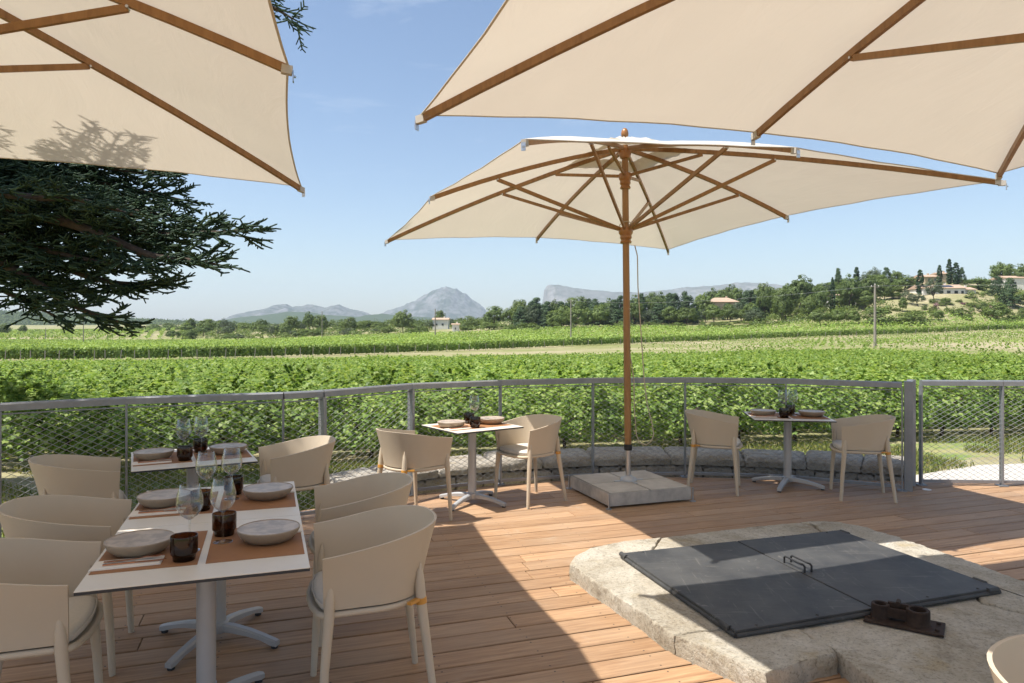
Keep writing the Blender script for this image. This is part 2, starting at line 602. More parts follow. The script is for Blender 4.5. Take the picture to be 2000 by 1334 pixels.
M['amber'] = simple('amber_plastic', (0.62, 0.30, 0.06), 0.4)
M['tabletop'] = simple('pale_table_laminate', (0.76, 0.685, 0.575), 0.38, var=0.03, scale=5)
M['table_edge'] = simple('dark_table_core', (0.03, 0.031, 0.034), 0.5)
M['mat'] = simple('tan_leather', (0.345, 0.165, 0.072), 0.7, var=0.10, scale=9, spec=0.25, bump=0.0004, bscale=500)
M['bowl'] = simple('taupe_stoneware', (0.36, 0.275, 0.195), 0.48, var=0.12, scale=22, bump=0.0003, bscale=150)
M['bowl_in'] = simple('taupe_glaze', (0.52, 0.415, 0.315), 0.36, col2=(0.34, 0.265, 0.20), scale=16, lo=0.42, hi=0.6)
M['napkin'] = simple('cream_linen', (0.78, 0.70, 0.60), 0.9, bump=0.0005, bscale=500)
M['copper'] = simple('copper_cutlery', (0.72, 0.36, 0.23), 0.24, 1.0)
M['glass'] = thin_glass('clear_glass', (0.955, 0.965, 0.96), 0.015, 0.05, 0.9, 2.6)
M['brown_glass'] = thin_glass('smoked_brown_glass', (0.40, 0.27, 0.175), 0.05, 0.05, 0.5, 3.0)
M['brown_base'] = thin_glass('smoked_glass_base', (0.16, 0.095, 0.055), 0.06, 0.05, 0.4, 3.0)
M['paving'] = simple('concrete_paving', (0.54, 0.485, 0.41), 0.9, col2=(0.42, 0.37, 0.31), scale=5, bump=0.0012, bscale=90)
M['frame_steel'] = simple('zinc_frame', (0.50, 0.475, 0.43), 0.6, 0.1, var=0.3, scale=10, rvar=0.1)
M['well_stone'] = stone_mat('old_limestone', (0.36, 0.30, 0.215), (0.54, 0.485, 0.39), (0.70, 0.655, 0.57), 2.0, 0.024)
M['wall_stone'] = stone_mat('rubble_limestone', (0.30, 0.25, 0.19), (0.46, 0.41, 0.34), (0.58, 0.54, 0.47), 4.0, 0.030)
M['hatch'] = simple('dark_steel_plate', (0.050, 0.050, 0.050), 0.55, 0.0, col2=(0.075, 0.074, 0.071), scale=3.2, bump=0.0006, bscale=40, rvar=0.12, lo=0.36, hi=0.66, spec=0.3)
def hatch_mat():
    m = simple('dark_steel_plate', (0.046, 0.046, 0.046), 0.52, 0.0, bump=0.0006, bscale=40, spec=0.3)
    nt = m.node_tree
    b = [n for n in nt.nodes if n.type == 'BSDF_PRINCIPLED'][0]
    vec = nodes_coord(nt, 'Object')
    a = nodes_noise(nt, 3.0, 6, 0.65, vec)
    ra = nodes_ramp(nt, a.outputs['Fac'], [(0.35, (0.040, 0.040, 0.041)), (0.65, (0.078, 0.076, 0.072))])
    col = ra.outputs['Color']
    for (scl, rot, lo, hi, amt) in (((1.5, 26, 1), 0.5, 0.59, 0.68, 0.5), ((22, 1.4, 1), -0.7, 0.60, 0.69, 0.45), ((7, 7, 7), 0.2, 0.63, 0.70, 0.7)):
        n_ = nodes_noise(nt, 1.6, 7, 0.7, nodes_coord(nt, 'Object', scl, (0, 0, rot)), 0.4)
        r_ = nodes_ramp(nt, n_.outputs['Fac'], [(lo, 0.0), (hi, amt)])
        mx = nt.nodes.new('ShaderNodeMixRGB'); mx.inputs['Color2'].default_value = (0.22, 0.205, 0.18, 1)
        nt.links.new(r_.outputs['Color'], mx.inputs['Fac']); nt.links.new(col, mx.inputs['Color1'])
        col = mx.outputs['Color']
    nt.links.new(col, b.inputs['Base Color'])
    return m


M['hatch'] = hatch_mat()
M['rust'] = simple('rusty_iron', (0.050, 0.028, 0.018), 0.75, 0.3, var=0.5, scale=25, bump=0.002, bscale=80)
M['bark'] = simple('bark', (0.085, 0.06, 0.042), 0.95, var=0.4, scale=18, bump=0.01, bscale=30, stretch=(1, 1, 0.3))
M['pole_wood'] = simple('weathered_pole', (0.30, 0.265, 0.22), 0.9, var=0.3, scale=3, stretch=(4, 4, 0.3))
M['vine'] = leafy('vine_leaf', (0.110, 0.185, 0.042), (0.250, 0.365, 0.085), (0.40, 0.48, 0.150), 0.46, 0.5, 0.02)
M['vine_far'] = leafy('vine_leaf_far', (0.165, 0.255, 0.045), (0.250, 0.355, 0.078), (0.34, 0.43, 0.115), 0.36, 0.5, 0.02, 0.05)
M['pine_leaf'] = leafy('pine_needles', (0.060, 0.100, 0.030), (0.115, 0.165, 0.046), (0.18, 0.225, 0.070), 0.22, 0.6, 0.02)
M['dark_leaf'] = leafy('dark_conifer_needles', (0.038, 0.070, 0.032), (0.065, 0.105, 0.044), (0.095, 0.135, 0.055), 0.16, 0.6, 0.02)
M['cypress_leaf'] = leafy('cypress_scales', (0.022, 0.050, 0.022), (0.040, 0.075, 0.030), (0.058, 0.096, 0.036), 0.10, 0.6, 0.02)
M['broad_leaf'] = leafy('broad_leaves', (0.085, 0.130, 0.030), (0.145, 0.200, 0.045), (0.21, 0.265, 0.072), 0.30, 0.5, 0.03)
M['olive_leaf'] = leafy('grey_green_leaves', (0.060, 0.085, 0.042), (0.10, 0.13, 0.065), (0.15, 0.18, 0.095), 0.22, 0.5, 0.03)
M['pink_leaf'] = leafy('pink_blossom', (0.10, 0.12, 0.04), (0.34, 0.15, 0.20), (0.42, 0.22, 0.28), 0.25, 0.6, 0.02)
M['fir_leaf'] = leafy('fir_needles', (0.016, 0.036, 0.018), (0.032, 0.062, 0.028), (0.060, 0.100, 0.042), 0.10, 0.55, 0.04)
M['grass'] = leafy('grass_blades', (0.10, 0.15, 0.030), (0.19, 0.225, 0.055), (0.36, 0.315, 0.12), 0.3, 0.6, 0.02)
M['wall_white'] = simple('white_render', (0.74, 0.70, 0.64), 0.9, var=0.08, scale=0.6)
M['wall_cream'] = simple('cream_render', (0.58, 0.44, 0.30), 0.9, var=0.10, scale=0.6)
M['roof_tile'] = simple('canal_tiles', (0.52, 0.36, 0.25), 0.9, var=0.2, scale=2.5)
M['window_glass'] = simple('window_glass', (0.03, 0.035, 0.04), 0.12, 0.0)
M['solar'] = simple('solar_panel', (0.012, 0.016, 0.035), 0.15, 0.0)
M['rope'] = simple('cream_cord', (0.62, 0.53, 0.40), 0.9, var=0.5, scale=140)

# ------------------------------------------------------------------ terrain
_ctrl = []   # (u, Z, height)
for u in (-900, 0, 1000, 2000, 2900):
    _ctrl.append((u, 8.5, -0.20))
_ctrl += [(-900, 12.5, -0.45), (0, 12.5, -0.5), (1000, 12.5, -0.42), (2000, 12.5, -0.32), (2900, 12.5, -0.3),
          (-900, 30, -1.2), (0, 30, -1.2), (1000, 30, -1.1), (2000, 30, -0.9), (2900, 30, -0.8),
          (-900, 70, -2.6), (0, 70, -2.6), (500, 70, -2.5), (1000, 75, -2.3), (1500, 75, -1.8), (2000, 50, -1.4), (2900, 60, -1.2),
          (1709, 90, -0.9), (2000, 90, -0.9), (2900, 100, -0.4),
          (-900, 100, -2.9), (0, 100, -2.94), (500, 110, -2.9), (950, 140, -2.7), (1200, 165, -2.2), (1500, 190, -1.29), (2000, 210, 1.3), (2900, 230, 2.5),
          (2000, 150, 0.1), (1500, 235, 1.4), (1000, 260, -0.2), (800, 268, -1.6), (500, 300, -4.0), (0, 300, -4.2), (-900, 300, -4.0),
          (500, 330, -2.6), (200, 345, -3.4), (200, 700, -0.6), (500, 450, 1.2), (-900, 600, -1.5), (850, 330, 0.4),
          (1100, 275, 2.2), (1100, 380, 4.4), (1300, 265, 2.6), (1400, 300, 6.0), (1450, 360, 12.0),
          (1600, 232, 3.2), (1600, 285, 10.5), (1600, 350, 19.0),
          (1850, 222, 2.9), (1850, 240, 8.4), (1850, 255, 12.4), (1850, 290, 19.5), (1850, 360, 24.0),
          (2000, 232, 3.0), (2000, 250, 9.5), (2000, 295, 18.0), (2100, 330, 24.0), (2900, 300, 20.0), (2900, 400, 30.0), (1700, 245, 7.5), (1730, 236, 5.0),
          (-900, 1500, 8), (500, 1500, 8), (1000, 1500, 9), (2000, 1500, 26), (2900, 1500, 30),
          (-900, 5000, 20), (1000, 5000, 20), (2900, 5000, 26), (-900, 16000, 30), (1000, 16000, 30), (2900, 16000, 30)]
_C = np.array([[(u - 1000) / F * 1.3, math.log(Z), h] for u, Z, h in _ctrl])
_c2 = 0.10 ** 2


def _kern(A, B):
    d2 = ((A[:, None, :] - B[None, :, :]) ** 2).sum(-1)
    return np.sqrt(d2 + _c2)


_K = _kern(_C[:, :2], _C[:, :2])
_n = len(_C)
_A = np.zeros((_n + 3, _n + 3))
_A[:_n, :_n] = _K + np.eye(_n) * -0.004
_A[:_n, _n] = 1; _A[:_n, _n + 1:] = _C[:, :2]
_A[_n, :_n] = 1; _A[_n + 1:, :_n] = _C[:, :2].T
_W = np.linalg.solve(_A, np.concatenate([_C[:, 2], [0, 0, 0]]))


def ground(x, y):
    """terrain height at world (x, y), arrays welcome"""
    x = np.asarray(x, float); y = np.asarray(y, float)
    shp = x.shape
    x = x.ravel(); y = y.ravel()
    th = np.arctan2(x, y)
    r = np.hypot(x, y)
    tc_ = np.clip(th, -0.93, 0.93)
    s = np.tan(tc_) * 1.3
    Z = np.maximum(r * np.cos(tc_), 8.5)
    Q = np.stack([s, np.log(Z)], 1)
    out = np.empty(len(Q))
    for i in range(0, len(Q), 20000):
        q = Q[i:i + 20000]
        out[i:i + 20000] = _kern(q, _C[:, :2]) @ _W[:_n] + _W[_n] + q @ _W[_n + 1:]
    w = np.clip((np.abs(th) - 0.95) / 0.9, 0, 1)
    w = w * w * (3 - 2 * w)
    out = out * (1 - w) + (-0.2) * w
    return out.reshape(shp)


def gz(x, y):
    return float(ground(np.array([x]), np.array([y]))[0])


def terrain_material():
    m, nt, out = new_mat('field_soil')
    b = nt.nodes.new('ShaderNodeBsdfPrincipled')
    b.inputs['Roughness'].default_value = 0.95
    b.inputs['Specular IOR Level'].default_value = 0.1
    vec = nodes_coord(nt, 'Object')
    n1 = nodes_noise(nt, 0.035, 8, 0.65, vec)
    n2 = nodes_noise(nt, 1.1, 8, 0.7, vec)
    r1 = nodes_ramp(nt, n2.outputs['Fac'], [(0.3, (0.27, 0.215, 0.125)), (0.55, (0.40, 0.345, 0.215)), (0.75, (0.48, 0.43, 0.28))])
    r2 = nodes_ramp(nt, n2.outputs['Fac'], [(0.3, (0.12, 0.15, 0.035)), (0.6, (0.22, 0.235, 0.075)), (0.8, (0.34, 0.31, 0.13))])
    k = nodes_ramp(nt, n1.outputs['Fac'], [(0.38, 0.0), (0.58, 0.85)])
    mx = nt.nodes.new('ShaderNodeMixRGB')
    nt.links.new(k.outputs['Color'], mx.inputs['Fac'])
    nt.links.new(r1.outputs['Color'], mx.inputs['Color1'])
    nt.links.new(r2.outputs['Color'], mx.inputs['Color2'])
    nt.links.new(mx.outputs['Color'], b.inputs['Base Color'])
    bp = nt.nodes.new('ShaderNodeBump'); bp.inputs['Distance'].default_value = 0.05
    nt.links.new(n2.outputs['Fac'], bp.inputs['Height'])
    nt.links.new(bp.outputs['Normal'], b.inputs['Normal'])
    nt.links.new(b.outputs['BSDF'], out.inputs['Surface'])
    return m


def build_terrain():
    ths = np.concatenate([np.linspace(-math.pi, -0.8, 24, endpoint=False), np.linspace(-0.8, 0.8, 150, endpoint=False), np.linspace(0.8, math.pi, 24, endpoint=False)])
    rs = np.concatenate([[0.5, 4.0], np.exp(np.linspace(math.log(8.0), math.log(500), 110)), np.exp(np.linspace(math.log(520), math.log(7000), 26))])
    T, RR = np.meshgrid(ths, rs)
    X, Y = np.sin(T) * RR, np.cos(T) * RR
    Zg = ground(X, Y)
    V = np.stack([X, Y, Zg], -1).reshape(-1, 3)
    nT, nR = len(ths), len(rs)
    i, j = np.meshgrid(np.arange(nR - 1), np.arange(nT), indexing='ij')
    j2 = (j + 1) % nT
    Fc = np.stack([i * nT + j, (i + 1) * nT + j, (i + 1) * nT + j2, i * nT + j2], -1).reshape(-1, 4)
    me = np_mesh('ground', V, Fc, terrain_material())
    me.shade_smooth()
    tag(link('ground', me), 'dry tan farmland soil and grass of the valley floor', 'ground', kind='structure')


build_terrain()


def strip_sheet(name, pts_l, pts_r, lift, mat, n=40, label=None, cat=None):
    """a ribbon of ground laid over the terrain between two outlines"""
    V, Fc = [], []
    m = len(pts_l)
    for i in range(m):
        for k in range(n + 1):
            t = k / n
            x = pts_l[i][0] * (1 - t) + pts_r[i][0] * t
            y = pts_l[i][1] * (1 - t) + pts_r[i][1] * t
            V.append((x, y))
    V = np.array(V)
    Zs = ground(V[:, 0], V[:, 1]) + lift
    V3 = np.concatenate([V, Zs[:, None]], 1)
    for i in range(m - 1):
        for k in range(n):
            Fc.append((i * (n + 1) + k, i * (n + 1) + k + 1, (i + 1) * (n + 1) + k + 1, (i + 1) * (n + 1) + k))
    me = np_mesh(name, V3, np.array(Fc), mat)
    return tag(link(name, me), label, cat, kind='structure')


# fence line (seen on the photograph: column of the post, row of the rail top)
RAIL = 1.135
_fp = [(-330, 806), (0, 787), (247, 775), (553, 766), (630, 762), (803, 748.5), (977, 742), (1158, 738), (1338, 737), (1535, 739), (1762, 746)]
FENCE = []
for u, v in _fp:
    Z = F * (EYE - RAIL) / (v - HOR)
    FENCE.append(((u - 1000) * Z / F, Z))
FENCE_R = [(4.36, 7.75), (5.20, 7.70), (6.35, 7.62), (7.6, 7.55)]
M['lawn'] = simple('lawn_ground', (0.17, 0.23, 0.05), 0.95, col2=(0.32, 0.29, 0.12), scale=1.6, bump=0.02, bscale=12, lo=0.38, hi=0.62)
M['gravel'] = simple('pale_gravel', (0.62, 0.57, 0.50), 0.95, var=0.22, scale=45, bump=0.012, bscale=70)
out_l = [(-16, 5.0), (-8.5, 5.5), (-4.6, 6.4), (-2.2, 7.6), (0, 8.9), (2.5, 9.5), (4.6, 8.8), (7, 8.4), (16, 8.2)]
out_r = [(-16, 7.8), (-9, 9.3), (-5, 10.2), (-2.6, 10.8), (0.0, 11.6), (3, 12.3), (7, 12.4), (10, 13.8), (20, 16)]
strip_sheet('lawn', out_l, out_r, 0.012, M['lawn'], 14, 'patchy green and straw lawn between terrace fence and vines', 'lawn')
strip_sheet('gravel_path', [(4.3, 7.2), (6.0, 7.0), (9, 6.8), (16, 6.5)], [(4.6, 9.0), (6.4, 9.8), (9, 10.4), (16, 11.2)], 0.03, M['gravel'], 8,
            'pale gravel path outside the right hand fence', 'path')

# ------------------------------------------------------------------ terrace deck, board by board
DA = R(18.5)
dE1 = Vector((math.cos(DA), math.sin(DA)))
dE2 = Vector((-math.sin(DA), math.cos(DA)))
deck_out = [(-5.6, 0.8)] + FENCE[:-1] + [(4.25, 7.62)] + [(4.36, 7.83), (5.2, 7.78), (6.35, 7.70), (7.6, 7.63), (7.6, 1.0)]
# hull of the outline, clockwise seen from above
hull_pts = deck_out


def convex_hull(pts):
    pts = sorted(set((round(p[0], 4), round(p[1], 4)) for p in pts))
    def half(ps):
        h = []
        for p in ps:
            while len(h) > 1 and (h[-1][0] - h[-2][0]) * (p[1] - h[-2][1]) - (h[-1][1] - h[-2][1]) * (p[0] - h[-2][0]) <= 0: h.pop()
            h.append(p)
        return h
    a, b = half(pts), half(pts[::-1])
    return a[:-1] + b[:-1]


HULL = convex_hull(hull_pts)
deck = MB().prism([p for p in HULL], -0.30, -0.05).build('deck', M['deck_under'])
deck.rotation_euler = (0, 0, 0)
tag(deck, 'brown hardwood terrace deck of long parallel boards', 'deck', kind='structure')
frame = bpy.data.objects.new('board_frame', None)
bpy.data.objects.remove(frame)
BW, BGAP = 0.175, 0.013
hull_l = [(Vector(p).dot(dE1), Vector(p).dot(dE2)) for p in HULL]
ymin, ymax = min(p[1] for p in hull_l), max(p[1] for p in hull_l)
rest = MB().prism([(-5.6, -6.0), (7.6, -6.0), (7.6, 1.9), (-5.6, 1.9)], -0.04, -0.012).build('deck_bounce_slab', M['deck'], deck)  # unseen deck behind the camera, one slab added to bounce warm sunlight
rest['kind'] = 'stuff'
rb = random.Random(5)
yb = 0.02
y0 = math.floor(ymin / BW) * BW
n_boards = 0
while y0 < ymax:
    xs = -8.5 - rb.uniform(0, 2.6)
    while xs < 10.5:
        L = rb.choice((2.4, 2.8, 3.2, 3.6, 4.0))
        poly = [(xs + 0.0025, y0 + BGAP / 2), (xs + L - 0.0025, y0 + BGAP / 2), (xs + L - 0.0025, y0 + BW - BGAP / 2), (xs + 0.0025, y0 + BW - BGAP / 2)]
        for i in range(len(hull_l)):
            a, b = hull_l[i], hull_l[(i + 1) % len(hull_l)]
            nrm = (b[1] - a[1], -(b[0] - a[0]))
            poly = clip_half(poly, a, nrm)
            if len(poly) < 3: break
        if len(poly) >= 3:
            wy = [(p[0] * dE1 + p[1] * dE2) for p in poly]
            if max(w.y for w in wy) > 1.6:
                o = MB().prism(poly, -0.028, rb.uniform(-0.0012, 0.0012), 0.004).build('deck_board', M['deck'], deck)
                o.rotation_euler = (0, 0, DA)
                n_boards += 1
        xs += L
    y0 += BW
# small recessed deck light by the fence corner
p = Gp(1810, 957)
dl = empty('deck_light', (p.x, p.y, 0.0), 0, 'small round white deck light by the fence corner', 'deck light')
MB().lathe([(0.0, 0.0015), (0.042, 0.0015), (0.045, 0.006), (0.034, 0.009), (0.033, 0.006), (0.0, 0.006)], 20).build('rim', M['canvas_white'], dl, 50)

# ------------------------------------------------------------------ fence
def wire_panel(a, b, z0, z1):
    """a panel of diamond wire netting between two posts"""
    m = MB()
    a, b = Vector((*a, 0)), Vector((*b, 0))
    L = (b - a).length
    ux = (b - a) / L
    H = z1 - z0
    w, h = 0.088, 0.050
    def seg(x0, y0_, x1, y1_):
        p0 = a + ux * x0 + Vector((0, 0, z0 + y0_))
        p1 = a + ux * x1 + Vector((0, 0, z0 + y1_))
        m.tube([p0, p1], 0.0019, 5, caps=False)
    sl = h / w
    k0 = -int(L / w) - 2
    for k in range(k0, int(H / h) + 2):
        # rising wires y = k*h + sl*x, falling wires mirrored in x
        c = k * h
        x0, x1 = max(0.0, (0 - c) / sl), min(L, (H - c) / sl)
        if x1 - x0 > 0.01:
            seg(x0, c + sl * x0, x1, c + sl * x1)
            seg(L - x0, c + sl * x0, L - x1, c + sl * x1)
    return m


def make_fence(name, pts, wide, label, endpost=None):
    root = empty(name, (*pts[0], 0), 0, label, 'fence')
    off = Vector((*pts[0], 0))
    loc = [(p[0] - off.x, p[1] - off.y) for p in pts]
    for i in range(len(loc) - 1):
        a, b = loc[i], loc[i + 1]
        d = (Vector(b) - Vector(a)).normalized()
        a2 = Vector(a) + d * (0.0 if i == 0 else 0.002)
        b2 = Vector(b) - d * 0.002
        # top rail: a flat tube with a rounded crown
        r = MB()
        prof = [(-0.032, -0.034), (0.032, -0.034), (0.032, 0.014), (0.022, 0.026), (-0.022, 0.026), (-0.032, 0.014)]
        nx = Vector((-d.y, d.x))
        vs_ = []
        for q in (a2, b2):
            for (s_, t_) in prof:
                vs_.append((q.x + nx.x * s_, q.y + nx.y * s_, RAIL - 0.026 + t_))
        n = len(prof)
        r.add(vs_, [tuple(range(n)), tuple(range(2 * n - 1, n - 1, -1))] + [(k, k + n, (k + 1) % n + n, (k + 1) % n) for k in range(n)])
        r.build('top_rail', M['fence'], root)
        q = MB().bar((a2.x, a2.y, RAIL - 0.085), (b2.x, b2.y, RAIL - 0.085), 0.010, 0.010)
        q.build('mesh_rod', M['fence'], root)
        MB().bar((a2.x, a2.y, 0.045), (b2.x, b2.y, 0.045), 0.022, 0.030).build('bottom_rail', M['fence'], root)
        wire_panel(a2 + d * 0.012, b2 - d * 0.012, 0.06, RAIL - 0.09).build('wire_netting', M['wire'], root)
    for i, q in enumerate(loc):
        if i == 0: d = Vector(loc[1]) - Vector(loc[0])
        elif i == len(loc) - 1: d = Vector(loc[-1]) - Vector(loc[-2])
        else: d = Vector(loc[i + 1]) - Vector(loc[i - 1])
        d.normalize()
        ang = math.atan2(d.y, d.x)
        rm = Matrix.Rotation(ang, 3, 'Z')
        m = MB()
        deep, thick = (0.060, 0.016) if i not in wide else (0.10, 0.026)
        m.box((q[0], q[1], (RAIL - 0.062) / 2), (thick, deep, RAIL - 0.062), rm)
        ps = m.build('post', M['fence'], root)
        MB().box((q[0], q[1], 0.006), (0.09, 0.11, 0.010), rm).build('foot_plate', M['fence'], ps)
    return root


fence_main = make_fence('terrace_fence', FENCE, (4, 5), 'long curved grey metal fence with diamond wire netting along the deck')
# heavy corner post pair at the right end of the curve
cp = empty('fence_corner_post', (*FENCE[-1], 0), 0, 'stout grey double corner post where curved fence meets straight fence', 'fence post')
MB().box((0.075, 0.02, RAIL / 2 + 0.003), (0.075, 0.11, RAIL + 0.006), Matrix.Rotation(-0.45, 3, 'Z')).build('post', M['fence'], cp)
MB().box((0.245, 0.27, RAIL / 2 + 0.003), (0.05, 0.09, RAIL + 0.006), Matrix.Rotation(-0.0, 3, 'Z')).build('post', M['fence'], cp)
MB().bar((0.09, 0.05, RAIL - 0.03), (0.235, 0.255, RAIL - 0.03), 0.06, 0.058).build('top_rail', M['fence'], cp)
MB().bar((0.09, 0.05, 0.045), (0.235, 0.255, 0.045), 0.022, 0.03).build('bottom_rail', M['fence'], cp)
wire_panel((0.09, 0.05), (0.235, 0.255), 0.06, RAIL - 0.07).build('wire_netting', M['wire'], cp)
fence_right = make_fence('straight_fence', [(p[0] + 0.06, p[1]) for p in FENCE_R], (), 'straight grey metal fence with wire netting at far right, in sun')

# ------------------------------------------------------------------ low stone wall outside the fence
def rough_outline(poly, step, amp, seed):
    if seed < 200: seed = 60.0     # neighbouring blocks share one broken outline
    out = []
    n = len(poly)
    for i in range(n):
        a, b = Vector(poly[i][:2]), Vector(poly[(i + 1) % n][:2])
        k = max(1, int((b - a).length / step))
        for j in range(k):
            p = a.lerp(b, j / k)
            nv = mnoise.noise_vector(Vector((p.x * 7 + seed, p.y * 7, seed * 1.7)))
            nv2 = mnoise.noise_vector(Vector((p.x * 25 + seed, p.y * 25, seed * 1.7)))
            out.append((p.x + (nv.x + 0.4 * nv2.x) * amp, p.y + (nv.y + 0.4 * nv2.y) * amp))
    return out


def stone_block(poly, z0, z1, seed, step=0.05, amp=0.012, rnd=0.03, dome=0.0):
    """a hewn block: uneven outline, worn and chipped upper edge"""
    ol = rough_outline(poly, step, amp, seed)
    if seed < 200: seed = 60.0
    area = sum(ol[i - 1][0] * ol[i][1] - ol[i][0] * ol[i - 1][1] for i in range(len(ol)))
    if area < 0: ol = ol[::-1]
    n = len(ol)
    rings = []
    hgt = z1 - z0
    for (ins, zz, jz) in ((0, z0, 0.0), (0.0, z0 + hgt * 0.30, 0.010), (-0.004, z0 + hgt * 0.60, 0.012), (0.0, z1 - rnd, 0.014), (rnd * 0.55, z1 - rnd * 0.25, 0.010), (rnd * 1.1, z1, 0.004), (rnd * 1.8, z1 + dome, 0.002)):
        rg = inset(ol, ins) if ins else ol
        ring = []
        for k, p_ in enumerate(rg):
            j = mnoise.noise(Vector((p_[0] * 14, p_[1] * 14, zz * 20 + seed))) + 0.6 * mnoise.noise(Vector((p_[0] * 45, p_[1] * 45, zz * 50 + seed)))
            k_ = amp * (0.0 if zz >= z1 - 1e-6 else 0.9)
            ring.append((p_[0] + j * k_, p_[1] - j * k_, zz + j * jz * (0 if zz == z0 else 1)))
        rings.append(ring)
    m = MB()
    vs_ = [q for r_ in rings for q in r_]
    fs = [tuple((len(rings) - 1) * n + k for k in range(n))]
    for i in range(len(rings) - 1):
        for k in range(n):
            fs.append((i * n + k, i * n + (k + 1) % n, (i + 1) * n + (k + 1) % n, (i + 1) * n + k))
    return m.add(vs_, fs)


WALL_IN = [(-1.62, 7.0), (-1.0, 7.75), (-0.1, 8.22), (0.95, 8.52), (2.05, 8.6), (3.1, 8.42), (3.9, 8.12), (4.4, 7.95)]
WALL_OUT = [(-2.0, 7.4), (-1.32, 8.3), (-0.3, 8.85), (0.9, 9.2), (2.1, 9.28), (3.3, 9.08), (4.2, 8.72), (4.75, 8.45)]
wall = empty('low_stone_wall', (0, 0, -0.3), 0, 'low curved rubble stone wall just outside the terrace fence', 'wall')


def lerp_path(path, t):
    k = min(int(t), len(path) - 2)
    f = t - k
    return Vector(path[k]).lerp(Vector(path[k + 1]), f)


rw = random.Random(3)
t = 0.0
sd = 0
while t < 6.99:
    dt = rw.uniform(0.5, 0.85)
    t2 = min(7.0, t + dt)
    if 7.0 - t2 < 0.3: t2 = 7.0
    g = 0.012
    a0, a1 = lerp_path(WALL_IN, t + g), lerp_path(WALL_IN, t2 - g)
    b0, b1 = lerp_path(WALL_OUT, t + g), lerp_path(WALL_OUT, t2 - g)
    poly = [a0, a1, b1, b0]
    o = stone_block([tuple(q) for q in poly], 0.36, 0.47 + rw.uniform(-0.015, 0.015), 10 + sd, 0.07, 0.02, 0.035, 0.01).build('coping_stone', M['wall_stone'], wall, 50)
    sd += 1
    t = t2
# face stones in two courses
for course in range(2):
    t = 0.0 if course == 0 else -0.1
    while t < 6.95:
        dt = rw.uniform(0.16, 0.36)
        t2 = min(7.0, t + dt)
        ta = max(0.0, t)
        a0, a1 = lerp_path(WALL_IN, ta + 0.008), lerp_path(WALL_IN, max(ta + 0.02, t2 - 0.008))
        b0, b1 = lerp_path(WALL_OUT, ta + 0.008), lerp_path(WALL_OUT, max(ta + 0.02, t2 - 0.008))
        push = rw.uniform(0.01, 0.055)
        a0 = a0.lerp(b0, push / 0.6); a1 = a1.lerp(b1, push / 0.6)
        c0, c1 = a0.lerp(b0, 0.7), a1.lerp(b1, 0.7)
        z0 = 0.0 if course == 0 else 0.175
        stone_block([tuple(a0), tuple(a1), tuple(c1), tuple(c0)], z0, z0 + rw.uniform(0.155, 0.175), 200 + sd, 0.06, 0.014, 0.02).build('rubble_stone', M['wall_stone'], wall, 50)
        sd += 1
        t = t2

# ------------------------------------------------------------------ stone well surround and steel hatch
ST = 0.105
def S(u, v): 
    q = Gp(u, v, ST)
    return (q.x, q.y)


HA, HB, HC, HD = [Gp(*q, ST + 0.04).xy for q in ((1215, 1080), (1640, 1035), (1952, 1147), (1437, 1232))]
hc = (HA + HB + HC + HD) / 4
iA, iB, iC, iD = [tuple(q.lerp(hc, 0.14)) for q in (HA, HB, HC, HD)]
surround = empty('stone_well_surround', (0, 0, 0), 0, 'low worn limestone slabs framing the dark hatch in the deck', 'stone surround')
blk = []
blk.append([S(1112, 1102), S(1317, 1241), S(1368, 1233), iD, iA, S(1290, 1049), S(1215, 1056), S(1150, 1070), S(1120, 1086)])
blk.append([iA, iB, S(1590, 1028), S(1560, 1019), S(1500, 1024), S(1420, 1033), S(1290, 1049)])
blk.append([iB, iC, S(1922, 1178), (3.27, 3.62), (3.25, 3.85), S(2000, 1135), S(1840, 1078), S(1745, 1047), S(1690, 1030), S(1640, 1020), S(1600, 1018), S(1560, 1019), S(1590, 1028)])
blk.append([S(1317, 1241), S(1494, 1316), S(1637, 1275), S(1556, 1228), iD, S(1368, 1233)])
blk.append([S(1556, 1228), S(1637, 1275), S(1716, 1334), (1.80, 2.95), (2.9, 3.05), (3.32, 3.2), (3.27, 3.62), S(1922, 1178), iC, iD])
for i, b in enumerate(blk):
    stone_block(inset(b, 0.006) if sum(b[k - 1][0] * b[k][1] - b[k][0] * b[k - 1][1] for k in range(len(b))) > 0 else inset(b[::-1], 0.006),
                -0.02, ST + (0.0, -0.004, 0.004, 0.002, -0.006)[i], 60 + i * 9, 0.022, 0.010, 0.007).build('stone_slab', M['well_stone'], surround, 28)

hatch = empty('steel_hatch', (hc.x, hc.y, ST), 0, 'dark grey double leaf steel hatch lying on the stone surround', 'hatch')
def HL(p, z): return (p[0] - hc.x, p[1] - hc.y, z)
m1, m2 = HA.lerp(HB, 0.50), HD.lerp(HC, 0.485)
for (q0, q1, q2, q3) in ((HA, HD, m2.lerp(HD, 0.006), m1.lerp(HA, 0.006)), (m1.lerp(HB, 0.006), m2.lerp(HC, 0.006), HC, HB)):
    poly = [(q[0] - hc.x, q[1] - hc.y) for q in (q0, q1, q2, q3)]
    MB().prism(poly, 0.028, 0.040, 0.003).build('leaf', M['hatch'], hatch)
for (a, b) in ((HD, HC), (HA, HD), (HB, HC)):
    MB().tube([HL(a, 0.014), HL(b, 0.014)], 0.0135, 10).build('edge_tube', M['hatch'], hatch, 40)
for (a, b, t) in ((HA, HD, 0.02), (HA, HD, 0.93), (HD, HC, 0.97), (HB, HC, 0.04), (HB, HC, 0.9)):
    q = Vector(a).lerp(Vector(b), t); d = (Vector(b) - Vector(a)).normalized() * 0.04
    MB().tube([HL(q - d, 0.030), HL(q + d, 0.030)], 0.017, 10).build('hinge', M['hatch'], hatch, 40)
